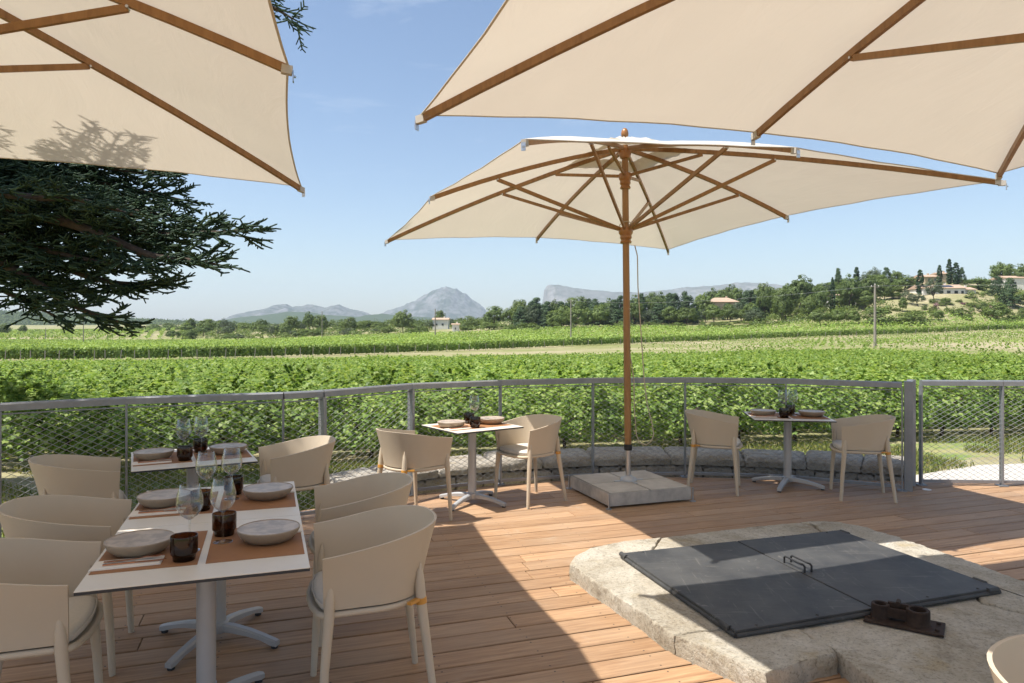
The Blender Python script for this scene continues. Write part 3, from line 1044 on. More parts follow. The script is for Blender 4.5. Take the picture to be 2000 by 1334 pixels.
# folded rod handle on the seam
hp = Gp(1558, 1108, ST + 0.04)
hd = Vector((m2.x - m1.x, m2.y - m1.y, 0)).normalized()
hs_ = Vector((-hd.y, hd.x, 0))
c = Vector((hp.x - hc.x, hp.y - hc.y, 0.040))
for s_ in (-0.026, 0.026):
    MB().tube([c - hd * 0.10 + hs_ * s_, c - hd * 0.10 + hs_ * s_ + Vector((0, 0, 0.038)), c - hd * 0.088 + hs_ * s_ + Vector((0, 0, 0.046)), c + hd * 0.088 + hs_ * s_ + Vector((0, 0, 0.046)), c + hd * 0.10 + hs_ * s_ + Vector((0, 0, 0.038)), c + hd * 0.10 + hs_ * s_], 0.0065, 8).build('handle', M['black'], hatch, 60)
for k in range(10):
    e0, e1 = (HD, HC) if k < 5 else (HA, HB)
    q = e0.lerp(e1, 0.06 + 0.22 * (k % 5)).lerp(hc, 0.04)
    MB().lathe([(0.009, 0.0402), (0.007, 0.045), (0.0, 0.046)], 8, HL(q, 0)).build('bolt', M['hatch'], hatch, 50)

# rusty socket bracket bolted to the stone
bp_ = Gp(1766, 1217, ST)
br = empty('rusty_bracket', (bp_.x, bp_.y, ST), R(-32), 'rusty iron bracket with two round sockets bolted to the stone', 'bracket')
MB().prism([(-0.19, -0.095), (0.185, -0.105), (0.19, 0.09), (-0.185, 0.10)], 0.0, 0.012, 0.004).build('base_plate', M['rust'], br)
for (x, y, r_, h_) in ((0.065, 0.0, 0.058, 0.085), (-0.115, 0.0, 0.046, 0.082)):
    MB().lathe([(r_ + 0.006, 0.012), (r_, 0.03), (r_, h_), (r_ - 0.004, h_ + 0.004), (r_ - 0.016, h_ + 0.002), (r_ - 0.018, 0.03), (0, 0.03)], 24, (x, y, 0)).build('socket', M['rust'], br, 40)
MB().box((-0.03, 0.022, 0.06), (0.10, 0.022, 0.07)).box((-0.03, -0.02, 0.05), (0.10, 0.018, 0.05)).build('web', M['rust'], br)
MB().tube([(-0.03, 0.06, 0.095), (-0.03, -0.01, 0.10)], 0.012, 8).build('pin', M['rust'], br, 40)
for (x, y) in ((0.155, -0.06), (0.16, 0.045), (-0.16, 0.055), (-0.165, -0.05)):
    MB().lathe([(0.011, 0.012), (0.010, 0.022), (0.0, 0.024)], 6, (x, y, 0)).build('bolt', M['rust'], br)

# ------------------------------------------------------------------ umbrellas
UR = R(19.5)
UA, UB = 2.15, 2.46          # half sizes along the local axes
APEX, ZC, ZM = 3.55, 2.83, 2.935
TIPS = []
for k in range(8):
    sx, sy = [(1, 1), (0, 1), (-1, 1), (-1, 0), (-1, -1), (0, -1), (1, -1), (1, 0)][k]
    corner = (k % 2 == 0)
    TIPS.append(Vector((sx * UA, sy * UB, ZC if corner else ZM)))


def rib_pt(k, r):
    q = Vector((0, 0, APEX)).lerp(TIPS[k % 8], r)
    q.z += 0.05 * 4 * r * (1 - r)
    return q


def make_umbrella(label):
    root = empty('parasol', (0, 0, 0), UR, label, 'parasol', 'large cream square parasols on the deck')
    # canopy: eight panels in one cloth, tensioned over the ribs, with a hem
    V, Fc = [], []
    m = MB()
    NR, NS = 16, 10
    grid = {}
    for k in range(8):
        for i in range(NR + 1):
            r = 0.13 + (1 - 0.13) * i / NR
            for j in range(NS + 1):
                s = j / NS
                pull = 1 - 0.020 * 4 * s * (1 - s) * r * r
                a, b = rib_pt(k, r * pull if 0 < j < NS else r), rib_pt(k + 1, r * pull if 0 < j < NS else r)
                q = a.lerp(b, s)
                q.z -= 0.035 * 4 * s * (1 - s) * r * (1.15 - r)
                q.z += 0.004 * math.sin(s * 19 + k * 2 + r * 6) * s * (1 - s) * 4
                kk = ((k + 1) % 8 if j == NS else k, i, 0 if j == NS else j)
                if kk not in grid:
                    grid[kk] = len(V); V.append(q)
    def gi(k, i, j): return grid[((k + 1) % 8 if j == NS else k, i, 0 if j == NS else j)]
    for k in range(8):
        for i in range(NR):
            for j in range(NS):
                Fc.append((gi(k, i, j), gi(k, i + 1, j), gi(k, i + 1, j + 1), gi(k, i, j + 1)))
    m.add(V, Fc)
    can = m.build('canopy', M['canvas'], root, 28)
    # hem: narrow doubled edge
    hem = MB()
    for k in range(8):
        pts = [Vector(V[gi(k, NR, j)]) for j in range(NS + 1)]
        for j in range(NS):
            a, b = pts[j], pts[j + 1]
            ia, ib = a.lerp(Vector((0, 0, a.z + 0.02)), 0.005), b.lerp(Vector((0, 0, b.z + 0.02)), 0.005)
            dn = Vector((0, 0, -0.004))
            hem.add([a, b, ib, ia, a + dn, b + dn, ib + dn, ia + dn], [(0, 1, 2, 3), (7, 6, 5, 4), (0, 4, 5, 1), (2, 6, 7, 3)])
    hem.build('hem', M['canvas'], can)
    # vent cap
    cap = MB()
    V2, F2 = [], []
    for i in range(5):
        r = 0.035 + 0.185 * i / 4
        for k in range(8):
            for j in range(5):
                s = j / 5
                q = rib_pt(k, r).lerp(rib_pt(k + 1, r), s)
                q.z += 0.085 - 0.05 * i / 4 - 0.02 * 4 * s * (1 - s) * i / 4 + 0.012 * math.sin(k * 3.1 + j * 2.3 + i * 1.7)
                V2.append(q)
    for i in range(4):
        for q in range(40):
            F2.append((i * 40 + q, (i + 1) * 40 + q, (i + 1) * 40 + (q + 1) % 40, i * 40 + (q + 1) % 40))
    cap.add(V2, F2)
    cap.build('vent_cap', M['canvas'], can, 40)
    lp = MB()
    q = rib_pt(7, 0.24) + Vector((0, 0, 0.02))
    lp.tube([q + Vector((0.04, 0, 0)), q + Vector((0.02, 0, 0.06)), q + Vector((-0.05, 0, 0.07)), q + Vector((-0.09, 0, 0.0))], 0.008, 6)
    lp.build('strap_loop', M['canvas_white'], can, 60)
    # ribs, struts
    for k in range(8):
        corner = k % 2 == 0
        pts = [rib_pt(k, 0.035 + 0.965 * i / 8) - Vector((0, 0, 0.024)) for i in range(9)]
        rbm = MB()
        for i in range(8):
            rbm.bar(pts[i], pts[i + 1], 0.026, 0.040)
        rib = rbm.build('rib', M['teak'], root)
        tip = TIPS[k]
        out = Vector((tip.x, tip.y, 0)).normalized()
        MB().bar(tip - Vector((0, 0, 0.020)) - out * 0.035, tip - Vector((0, 0, 0.026)) + out * 0.014, 0.034, 0.040).build('tip_pocket', M['canvas'], rib)
        e = tip + out * 0.018 - Vector((0, 0, 0.052))
        MB().box(e, (0.030, 0.006, 0.050), Matrix.Rotation(math.atan2(out.y, out.x) + math.pi / 2, 3, 'Z')).lathe([(0.008, -0.004), (0.008, 0.004)], 8, e + out * 0.006).build('tip_tab', M['chrome'], rib)
        fr = 0.46 if corner else 0.68
        j = rib_pt(k, fr) - Vector((0, 0, 0.050))
        h0 = Vector((out.x * 0.055, out.y * 0.055, 2.70))
        st = MB().bar(h0, j, 0.022, 0.034).build('strut', M['teak'], root)
        MB().tube([j - out.cross(Vector((0, 0, 1))) * 0.022, j + out.cross(Vector((0, 0, 1))) * 0.022], 0.007, 8).build('pivot_pin', M['chrome'], st, 40)
        if corner:
            j2 = rib_pt(k, 0.25) - Vector((0, 0, 0.050))
            MB().bar(Vector((out.x * 0.05, out.y * 0.05, 3.25)), j2, 0.020, 0.030).build('upper_strut', M['teak'], root)
    # pole: wood on a steel sleeve
    MB().tube([(0, 0, 0.50), (0, 0, 1.6), (0, 0, 3.56)], [0.037, 0.037, 0.034], 20).build('pole', M['teak'], root, 40)
    MB().tube([(0, 0, 0.16), (0, 0, 0.49)], 0.029, 20).build('pole_sleeve', M['chrome'], root, 40)
    MB().lathe([(0.0, 0.455), (0.040, 0.455), (0.043, 0.462), (0.043, 0.512), (0.038, 0.516)], 20).build('collar', M['black'], root, 40)
    for (zc, s) in ((2.66, 1.0), (3.215, 0.92)):
        MB().lathe([(0.038 * s, -0.10), (0.058 * s, -0.10), (0.062 * s, -0.085), (0.050 * s, -0.065), (0.064 * s, -0.045), (0.060 * s, -0.02), (0.074 * s, 0.0), (0.078 * s, 0.02), (0.078 * s, 0.045), (0.066 * s, 0.06), (0.036 * s, 0.06)], 28, (0, 0, zc)).build('hub', M['teak_turned'], root, 35)
    MB().lathe([(0.036, -0.07), (0.052, -0.06), (0.066, -0.02), (0.070, 0.0), (0.070, 0.035), (0.03, 0.045)], 28, (0, 0, 3.49)).build('crown', M['teak_turned'], root, 35)
    MB().lathe([(0.022, 0.0), (0.038, 0.02), (0.041, 0.045), (0.034, 0.075), (0.018, 0.097), (0.0, 0.103)], 24, (0, 0, 3.635)).build('finial', M['teak_turned'], root, 50)
    # base
    base = empty_part('base', root)
    return root


def empty_part(name, parent):
    fr = MB()
    a = 0.445
    z0, z1 = 0.022, 0.138
    for (p0, p1) in (((-a, -a), (a, -a)), ((a, -a), (a, a)), ((a, a), (-a, a)), ((-a, a), (-a, -a))):
        fr.bar((*p0, (z0 + z1) / 2), (*p1, (z0 + z1) / 2), 0.006, z1 - z0)
    fr.box((0, 0, 0.075), (0.87, 0.87, 0.08))
    b = fr.build(name, M['frame_steel'], parent)
    for sx in (-1, 1):
        for sy in (-1, 1):
            h = 0.428
            x0, x1 = (0.010, h) if sx > 0 else (-h, -0.010)
            yy0, yy1 = (0.010, h) if sy > 0 else (-h, -0.010)
            MB().prism([(x0, yy0), (x1, yy0), (x1, yy1), (x0, yy1)], 0.118, 0.146, 0.004).build('paving_slab', M['paving'], b)
            MB().lathe([(0.0, 0.0), (0.030, 0.0), (0.030, 0.007), (0.009, 0.010), (0.009, 0.14), (0.0, 0.14)], 12, (sx * (a + 0.012), sy * (a + 0.012), 0)).build('foot', M['steel'], b, 40)
    MB().lathe([(0.0, 0.147), (0.085, 0.147), (0.085, 0.158), (0.070, 0.180), (0.045, 0.190), (0.034, 0.20), (0.0, 0.20)], 28).build('flange', M['alu'], b, 40)
    for (dx, dy) in ((1, 0), (-1, 0), (0, 1), (0, -1)):
        MB().bar((dx * 0.05, dy * 0.05, 0.1495), (dx * 0.16, dy * 0.16, 0.1495), 0.03, 0.006).build('cross_arm', M['alu'], b)
    return b


u_mid = make_umbrella('cream parasol on a concrete block base, whole canopy in view by the fence')
u_mid.location = (1.185, 7.29, 0)
u_mid.rotation_euler = (R(-0.5), R(-0.4), UR)
u_mid.scale = (0.94, 1, 1)
u_left = copy_tree(u_mid)
u_left.scale = (1, 1, 1)
u_left['label'] = 'cream parasol canopy at the upper left over the set tables'
u_right = copy_tree(u_mid)
u_right.scale = (1, 1, 1)
u_right['label'] = 'cream parasol canopy across the upper right over the hatch'
e1u = Vector((math.cos(UR), math.sin(UR))); e2u = Vector((-math.sin(UR), math.cos(UR)))
UL = R(15.0)
c_l = Vector((-1.685, 5.75)) - Vector((math.cos(UL), math.sin(UL))) * UA - Vector((-math.sin(UL), math.cos(UL))) * UB
c_r = Vector((1.535, 4.53)) - e2u * UB
u_left.location = (c_l.x, c_l.y, 0); u_left.rotation_euler = (0, 0, UL)
u_right.location = (c_r.x, c_r.y, 0); u_right.rotation_euler = (0, 0, UR)
for ch in u_mid.children:                     # the base itself stands level
    if ch.name.split('.')[0] == 'base': ch.rotation_euler = (R(0.5), R(0.4), 0); ch.scale = (1 / 0.94, 1, 1)
# pull cords of the middle parasol
CO = Vector((1.215, 7.33, 0.9))
def crd(pts): return [tuple(Vector(P(*q)) - CO) for q in pts]
def cord_part(m, name, mat, sm):
    o = m.build(name, mat, u_mid, sm)
    o.matrix_parent_inverse = u_mid.matrix_basis.inverted()
    o.location = CO

cord_part(MB().tube(crd([(1240, 480, 7.30), (1245, 500, 7.28), (1246, 560, 7.28), (1250, 620, 7.28), (1254, 680, 7.28), (1258, 740, 7.28), (1264, 790, 7.28), (1273, 825, 7.28), (1277, 848, 7.28), (1272, 862, 7.28), (1262, 869, 7.28), (1250, 866, 7.28), (1243, 850, 7.28), (1239, 800, 7.28), (1238, 740, 7.28), (1230, 690, 7.28), (1225, 640, 7.28), (1224, 540, 7.28)]), 0.0055, 6), 'pull_cord', M['rope'], 60)
cord_part(MB().tube(crd([(1212, 446, 7.28), (1210, 440, 7.27), (1216, 434, 7.27), (1226, 432, 7.26), (1234, 436, 7.26), (1228, 446, 7.26), (1220, 452, 7.27), (1212, 446, 7.28)]), 0.005, 6), 'cord_loop', M['rope'], 60)
cord_part(MB().tube(crd([(1219, 474, 7.30), (1219, 516, 7.30)]), 0.002, 5), 'lock_line', M['rope'], 60)
cord_part(MB().tube(crd([(1219.5, 515, 7.30), (1219.5, 519, 7.30), (1219.5, 530, 7.30), (1219.5, 533, 7.30)]), [0.006, 0.012, 0.013, 0.006], 8), 'cord_lock', M['black'], 50)

# ------------------------------------------------------------------ chairs
def make_chair(label):
    root = empty('tub_chair', (0, 0, 0), 0, label, 'chair', 'beige moulded tub chairs around the tables')
    ZB = 0.500
    NT, NH = 44, 7
    def outline(t, s, off):
        """t along the U from one arm front to the other, s up the wall"""
        fl = s ** 1.25
        xf, w, a = 0.225 + 0.008 * s, 0.248 + 0.046 * fl + off, 0.250 + 0.075 * fl + off
        xc = 0.015
        arm = 0.20
        if t < arm:
            q = t / arm
            return Vector((xf + (xc - xf) * q, w, 0))
        if t > 1 - arm:
            q = (1 - t) / arm
            return Vector((xf + (xc - xf) * q, -w, 0))
        th = (t - arm) / (1 - 2 * arm) * math.pi
        c, s2 = math.cos(th), math.sin(th)
        e = 2.25
        return Vector((xc - a * abs(s2) ** (2 / e), w * math.copysign(abs(c) ** (2 / e), c), 0))
    def ztop(x):
        q = min(1, max(0, (0.233 - x) / 0.53))
        return 0.735 + 0.080 * (q * 0.55 + 0.45 * q * q * (3 - 2 * q))
    m = MB()
    V, Fc = [], []
    for side in (0, 1):
        off = 0.0 if side == 0 else -0.012
        for i in range(NT + 1):
            t = i / NT
            zt = ztop(outline(t, 1, 0).x)
            for j in range(NH + 1):
                s = j / NH
                q = outline(t, s, off)
                if side == 1 and i in (0, NT): q.x = outline(t, s, 0).x
                q.z = ZB + (zt - ZB) * s
                V.append(q)
    n1 = (NT + 1) * (NH + 1)
    def ix(sd_, i, j): return sd_ * n1 + i * (NH + 1) + j
    for i in range(NT):
        for j in range(NH):
            Fc.append((ix(0, i, j), ix(0, i + 1, j), ix(0, i + 1, j + 1), ix(0, i, j + 1))[::-1])
            Fc.append((ix(1, i, j), ix(1, i + 1, j), ix(1, i + 1, j + 1), ix(1, i, j + 1)))
        Fc.append((ix(0, i, NH), ix(0, i + 1, NH), ix(1, i + 1, NH), ix(1, i, NH))[::-1])
        Fc.append((ix(0, i, 0), ix(0, i + 1, 0), ix(1, i + 1, 0), ix(1, i, 0)))
    for i in (0, NT):
        for j in range(NH):
            q = (ix(0, i, j), ix(1, i, j), ix(1, i, j + 1), ix(0, i, j + 1))
            Fc.append(q if i else q[::-1])
    m.add(V, Fc)
    shell = m.build('shell', M['chair'], root, 50)
    # seat rim: a rounded frame closing across the front
    ring = [outline(i / 40, 0, -0.010) for i in range(41)]
    ring = [Vector((q.x, q.y, 0.478)) for q in ring] + [Vector((0.243, -0.20, 0.474)), Vector((0.262, -0.10, 0.470)), Vector((0.268, 0, 0.469)), Vector((0.262, 0.10, 0.470)), Vector((0.243, 0.20, 0.474))]
    MB().tube(ring, 0.0145, 8, closed=True).build('seat_rim', M['chair'], root, 60)
    pan = [(q.x * 0.97, q.y * 0.97) for q in ring[:-5]] + [(q.x, q.y) for q in ring[-5:]]
    MB().prism(pan, 0.466, 0.482).build('seat', M['chair'], root)
    # cushion: softly domed pad with piping
    def cush(k): return [(q[0] * k - 0.002 * (1 - k), q[1] * k) for q in pan]
    cm = MB()
    rings = [(0.90, 0.4825), (0.945, 0.490), (0.955, 0.505), (0.935, 0.522), (0.86, 0.530), (0.55, 0.535), (0.15, 0.536)]
    n = len(pan)
    VV, FF = [], []
    for k, z in rings:
        VV += [(p[0], p[1], z) for p in cush(k)]
    for i in range(len(rings) - 1):
        for k in range(n):
            FF.append((i * n + k, i * n + (k + 1) % n, (i + 1) * n + (k + 1) % n, (i + 1) * n + k))
    FF.append(tuple((len(rings) - 1) * n + k for k in range(n)))
    cm.add(VV, FF)
    fa = sum(pan[i - 1][0] * pan[i][1] - pan[i][0] * pan[i - 1][1] for i in range(n))
    if fa < 0: cm.f = [q[::-1] for q in cm.f]
    cu = cm.build('cushion', M['cushion'], root, 60)
    MB().tube([Vector((p[0], p[1], 0.513)) for p in cush(0.958)], 0.0035, 6, closed=True).build('piping', M['cushion'], cu, 60)
    # legs
    for sy in (-1, 1):
        MB().tube([(0.235, sy * 0.262, 0.0), (0.222, sy * 0.258, 0.25), (0.204, sy * 0.252, 0.47), (0.200, sy * 0.249, 0.55), (0.198, sy * 0.249, 0.60), (0.196, sy * 0.250, 0.645)], [0.0150, 0.0190, 0.0230, 0.0215, 0.0150, 0.003], 12).build('leg', M['chair'], root, 60)
        lg = MB().tube([(-0.262, sy * 0.232, 0.0), (-0.232, sy * 0.205, 0.25), (-0.205, sy * 0.182, 0.47), (-0.200, sy * 0.183, 0.55), (-0.200, sy * 0.183, 0.60), (-0.202, sy * 0.184, 0.645)], [0.0150, 0.0190, 0.0240, 0.0225, 0.0155, 0.003], 12).build('leg', M['chair'], root, 60)
        MB().tube([(-0.2065, sy * 0.183, 0.462), (-0.2035, sy * 0.183, 0.488)], 0.0262, 14).bar((-0.205, sy * 0.183, 0.484), (-0.14, sy * 0.243, 0.486), 0.022, 0.012).build('amber_clip', M['amber'], lg, 40)
    return root


chair0 = None
def chair(x, y, fx, fy, label):
    global chair0
    if chair0 is None:
        chair0 = make_chair(label); o = chair0
    else:
        o = copy_tree(chair0)
    o['label'] = label
    o.location = (x, y, 0)
    o.rotation_euler = (0, 0, math.atan2(fy, fx))
    return o


TA = R(19.0)
t1, t2_ = Vector((cos := math.cos(TA), sin := math.sin(TA))), Vector((-math.sin(TA), math.cos(TA)))
T1 = Vector((-1.325, 3.106)); T2 = T1 + t2_ * 0.845
TA3 = R(28)
T3 = Vector((-2.357, 5.288))
TA4 = R(36); T4 = Vector((-0.386, 6.95))
TA5 = R(-9); T5 = Vector((2.96, 7.70))
q = T1 + t1 * 0.70
chair(q.x, q.y, -t1.x, -t1.y, 'large beige tub chair at right of the nearest table, nearest to the camera')
q = T2 + t1 * 0.755
chair(q.x, q.y, -t1.x, -t1.y, 'beige tub chair just behind the nearest chair, right side of the long table')
d3 = Vector((math.cos(TA3), math.sin(TA3)))
q = T3 + d3 * 0.74
chair(q.x, q.y, -d3.x, -d3.y, 'beige tub chair at the right of the small table by the left fence')
q = T3 - d3 * 0.70
chair(q.x, q.y, d3.x, d3.y, 'beige tub chair at the left of the small table by the left fence')
q = T2 - t1 * 0.70
chair(q.x, q.y, t1.x, t1.y, 'beige tub chair cut by left photo edge, second from the front')
q = T1 - t1 * 0.69
chair(q.x, q.y, t1.x, t1.y, 'beige tub chair at lower left corner, cushion edge showing')
chair(-0.89, 6.36, 0.73, 0.68, 'beige tub chair seen from behind at the sunlit middle table')
chair(0.18, 7.07, -0.80, -0.60, 'sunlit beige tub chair with cream cushion right of the middle table')
chair(2.14, 7.56, 0.945, -0.33, 'beige tub chair left of the table behind the parasol base')
chair(3.52, 7.23, -0.97, 0.24, 'beige tub chair beside the stout fence corner post')
chair(1.545, 1.765, 0.55, -0.83, 'beige tub chair back cut off at the lower right corner')

# ------------------------------------------------------------------ tables
def make_table(c, ang, w, d, label, foot_ang=0.0):
    root = empty('cafe_table', (c.x, c.y, 0), ang, label, 'table', 'square cafe tables with grey pedestal')
    TZ = 0.75
    MB().prism([(-w / 2, -d / 2), (w / 2, -d / 2), (w / 2, d / 2), (-w / 2, d / 2)], TZ - 0.0035, TZ, 0.0008).build('tabletop', M['tabletop'], root)
    MB().prism([(-w / 2 + 0.0005, -d / 2 + 0.0005), (w / 2 - 0.0005, -d / 2 + 0.0005), (w / 2 - 0.0005, d / 2 - 0.0005), (-w / 2 + 0.0005, d / 2 - 0.0005)], TZ - 0.015, TZ - 0.0036).build('dark_edge', M['table_edge'], root)
    MB().lathe([(0.040, TZ - 0.055), (0.11, TZ - 0.025), (0.125, TZ - 0.0155), (0.0, TZ - 0.0155)], 4).build('top_plate', M['black'], root)
    MB().tube([(0, 0, 0.085), (0, 0, TZ - 0.04)], 0.040, 24, caps=True).build('column', M['alu'], root, 40)
    MB().lathe([(0.0, 0.05), (0.050, 0.05), (0.056, 0.065), (0.056, 0.10), (0.043, 0.108), (0.0, 0.108)], 20).build('hub', M['alu'], root, 40)
    MB().tube([(0.039, 0, 0.16), (0.0425, 0, 0.16)], 0.006, 8).build('screw', M['chrome'], root, 40)
    for k in range(4):
        a = foot_ang + math.pi / 4 + k * math.pi / 2
        dx, dy = math.cos(a), math.sin(a)
        prof = [(0.045, 0.098, 0.058), (0.12, 0.094, 0.056), (0.20, 0.083, 0.050), (0.28, 0.066, 0.038), (0.345, 0.050, 0.016), (0.372, 0.042, 0.014)]
        m = MB()
        VV, FF = [], []
        for i, (r_, zt, zb) in enumerate(prof):
            hw = 0.026 - 0.006 * i / 5
            for (s_, z) in ((-hw, zb), (hw, zb), (hw, zt - 0.008), (hw * 0.6, zt), (-hw * 0.6, zt), (-hw, zt - 0.008)):
                VV.append((dx * r_ - dy * s_, dy * r_ + dx * s_, z))
        n = 6
        for i in range(len(prof) - 1):
            for k2 in range(n):
                FF.append((i * n + k2, i * n + (k2 + 1) % n, (i + 1) * n + (k2 + 1) % n, (i + 1) * n + k2)[::-1])
        FF.append(tuple(range(n))); FF.append(tuple((len(prof) - 1) * n + k2 for k2 in range(n - 1, -1, -1)))
        m.add(VV, FF)
        lg = m.build('foot_arm', M['alu'], root, 35)
        MB().lathe([(0.0, 0.0), (0.018, 0.0), (0.019, 0.006), (0.015, 0.017), (0.0, 0.017)], 14, (dx * 0.352, dy * 0.352, 0)).build('glide', M['black'], lg, 40)
    return root


make_table(T1, TA, 0.82, 0.84, 'pale square table nearest to the camera, joined to one behind', R(8))
make_table(T2, TA, 0.82, 0.84, 'pale square table joined behind the nearest table', R(10))
make_table(T3, TA3, 0.80, 0.82, 'small set table by the left fence, behind the long table', R(5))
make_table(T4, TA4, 0.74, 0.68, 'sunlit square table between two chairs left of the parasol base', R(-20))
make_table(T5, TA5, 0.80, 0.72, 'shaded square table behind the right of the parasol base', R(20))

# ------------------------------------------------------------------ table settings
def lathe_mesh(name, prof, n, mat, smooth=40):
    return MB().lathe(prof, n).mesh(name, mat, smooth)


BOWL = [(0.0, 0.0), (0.085, 0.0), (0.100, 0.006), (0.121, 0.024), (0.133, 0.046), (0.1345, 0.055), (0.132, 0.058), (0.1285, 0.055)]
BOWL_IN = [(0.1287, 0.0551), (0.124, 0.042), (0.112, 0.024), (0.095, 0.014), (0.05, 0.011), (0.0, 0.0105)]
me_bowl = lathe_mesh('bowl', BOWL, 48, M['bowl'])
me_bowl_in = lathe_mesh('bowl_inside', BOWL_IN, 48, M['bowl_in'])
TUM = [(0.041, 0.0), (0.043, 0.003), (0.0435, 0.017), (0.0465, 0.022), (0.0515, 0.027), (0.0525, 0.035), (0.0525, 0.097), (0.0518, 0.100), (0.0495, 0.100), (0.0488, 0.097), (0.0485, 0.032), (0.044, 0.020), (0.0, 0.018)]
me_tum = lathe_mesh('tumbler_wall', TUM, 40, M['brown_glass'])
me_tum_b = lathe_mesh('tumbler_base', [(0.0, 0.0008), (0.040, 0.0008), (0.0415, 0.004), (0.0415, 0.016), (0.0, 0.0165)], 32, M['brown_base'])
WG_B = [(0.005, 0.132), (0.014, 0.136), (0.034, 0.152), (0.050, 0.176), (0.0555, 0.200), (0.053, 0.226), (0.045, 0.258), (0.0385, 0.283), (0.0378, 0.2835), (0.0372, 0.283), (0.0437, 0.258), (0.0517, 0.226), (0.0542, 0.200), (0.0488, 0.176), (0.033, 0.1535), (0.013, 0.139), (0.0, 0.1365)]
WG_S = [(0.040, 0.0), (0.0415, 0.0012), (0.036, 0.003), (0.014, 0.0055), (0.006, 0.011), (0.0042, 0.022), (0.0036, 0.07), (0.0038, 0.11), (0.0048, 0.126), (0.0062, 0.1315)]
me_wgb = lathe_mesh('glass_bowl', WG_B, 40, M['glass'])
me_wgs = lathe_mesh('stem', WG_S, 28, M['glass'])


def fork_mesh():
    m = MB()
    pts = [(-0.10, 0.004), (-0.02, 0.0035), (0.03, 0.0055), (0.055, 0.011), (0.075, 0.0095), (0.112, 0.0035)]
    wd = [0.0065, 0.005, 0.004, 0.009, 0.0105, 0.0100]
    VV, FF = [], []
    for (x, z), w_ in zip(pts[:5], wd[:5]):
        VV += [(x, -w_, z), (x, w_, z), (x, w_, z + 0.0022), (x, -w_, z + 0.0022)]
    for i in range(4):
        for k in range(4):
            FF.append((i * 4 + k, i * 4 + (k + 1) % 4, (i + 1) * 4 + (k + 1) % 4, (i + 1) * 4 + k)[::-1])
    FF += [(0, 1, 2, 3), (19, 18, 17, 16)]
    m.add(VV, FF)
    for k in range(4):
        y = -0.0085 + k * 0.00567
        m.bar((0.0745, y, 0.0105), (0.092, y, 0.0088), 0.0028, 0.0018)
        m.bar((0.092, y, 0.0088), (0.113, y, 0.0125), 0.0026, 0.0016)
    return m.mesh('fork', M['copper'], 40)


def knife_mesh():
    m = MB()
    m.bar((-0.115, 0, 0.005), (0.0, 0, 0.005), 0.012, 0.005, w1=0.009, h1=0.005)
    m.add([(0.0, -0.006, 0.004), (0.06, -0.010, 0.004), (0.098, -0.006, 0.004), (0.112, 0.005, 0.004), (0.0, 0.006, 0.004),
           (0.0, -0.006, 0.0056), (0.06, -0.010, 0.0056), (0.098, -0.006, 0.0056), (0.112, 0.005, 0.0056), (0.0, 0.006, 0.0056)],
          [(4, 3, 2, 1, 0), (5, 6, 7, 8, 9), (0, 1, 6, 5), (1, 2, 7, 6), (2, 3, 8, 7), (3, 4, 9, 8)])
    return m.mesh('knife', M['copper'], 40)


me_fork, me_knife = fork_mesh(), knife_mesh()
me_nap = MB().prism([(-0.128, -0.058), (0.125, -0.052), (0.128, 0.058), (-0.122, 0.056)], 0.0, 0.0035, 0.001).prism([(-0.12, -0.05), (0.122, -0.052), (0.120, 0.052), (-0.118, 0.05)], 0.0036, 0.0062, 0.001).mesh('napkin', M['napkin'])
me_mat = MB().prism([(-0.192, -0.252), (0.192, -0.252), (0.192, 0.252), (-0.192, 0.252)], 0.0, 0.0022, 0.0006).mesh('placemat', M['mat'])


def put(me, name, tbl, ang, a, b, z, rot, label, cat, group, parts=()):
    d1 = Vector((math.cos(ang), math.sin(ang))); d2 = Vector((-math.sin(ang), math.cos(ang)))
    q = tbl + d1 * a + d2 * b
    if parts:
        o = empty(name, (q.x, q.y, z), ang + rot, label, cat, group)
        for (pn, pm) in parts: link(pn, pm, o)
    else:
        o = link(name, me)
        o.location = (q.x, q.y, z); o.rotation_euler = (0, 0, ang + rot)
        tag(o, label, cat, group)
    return o


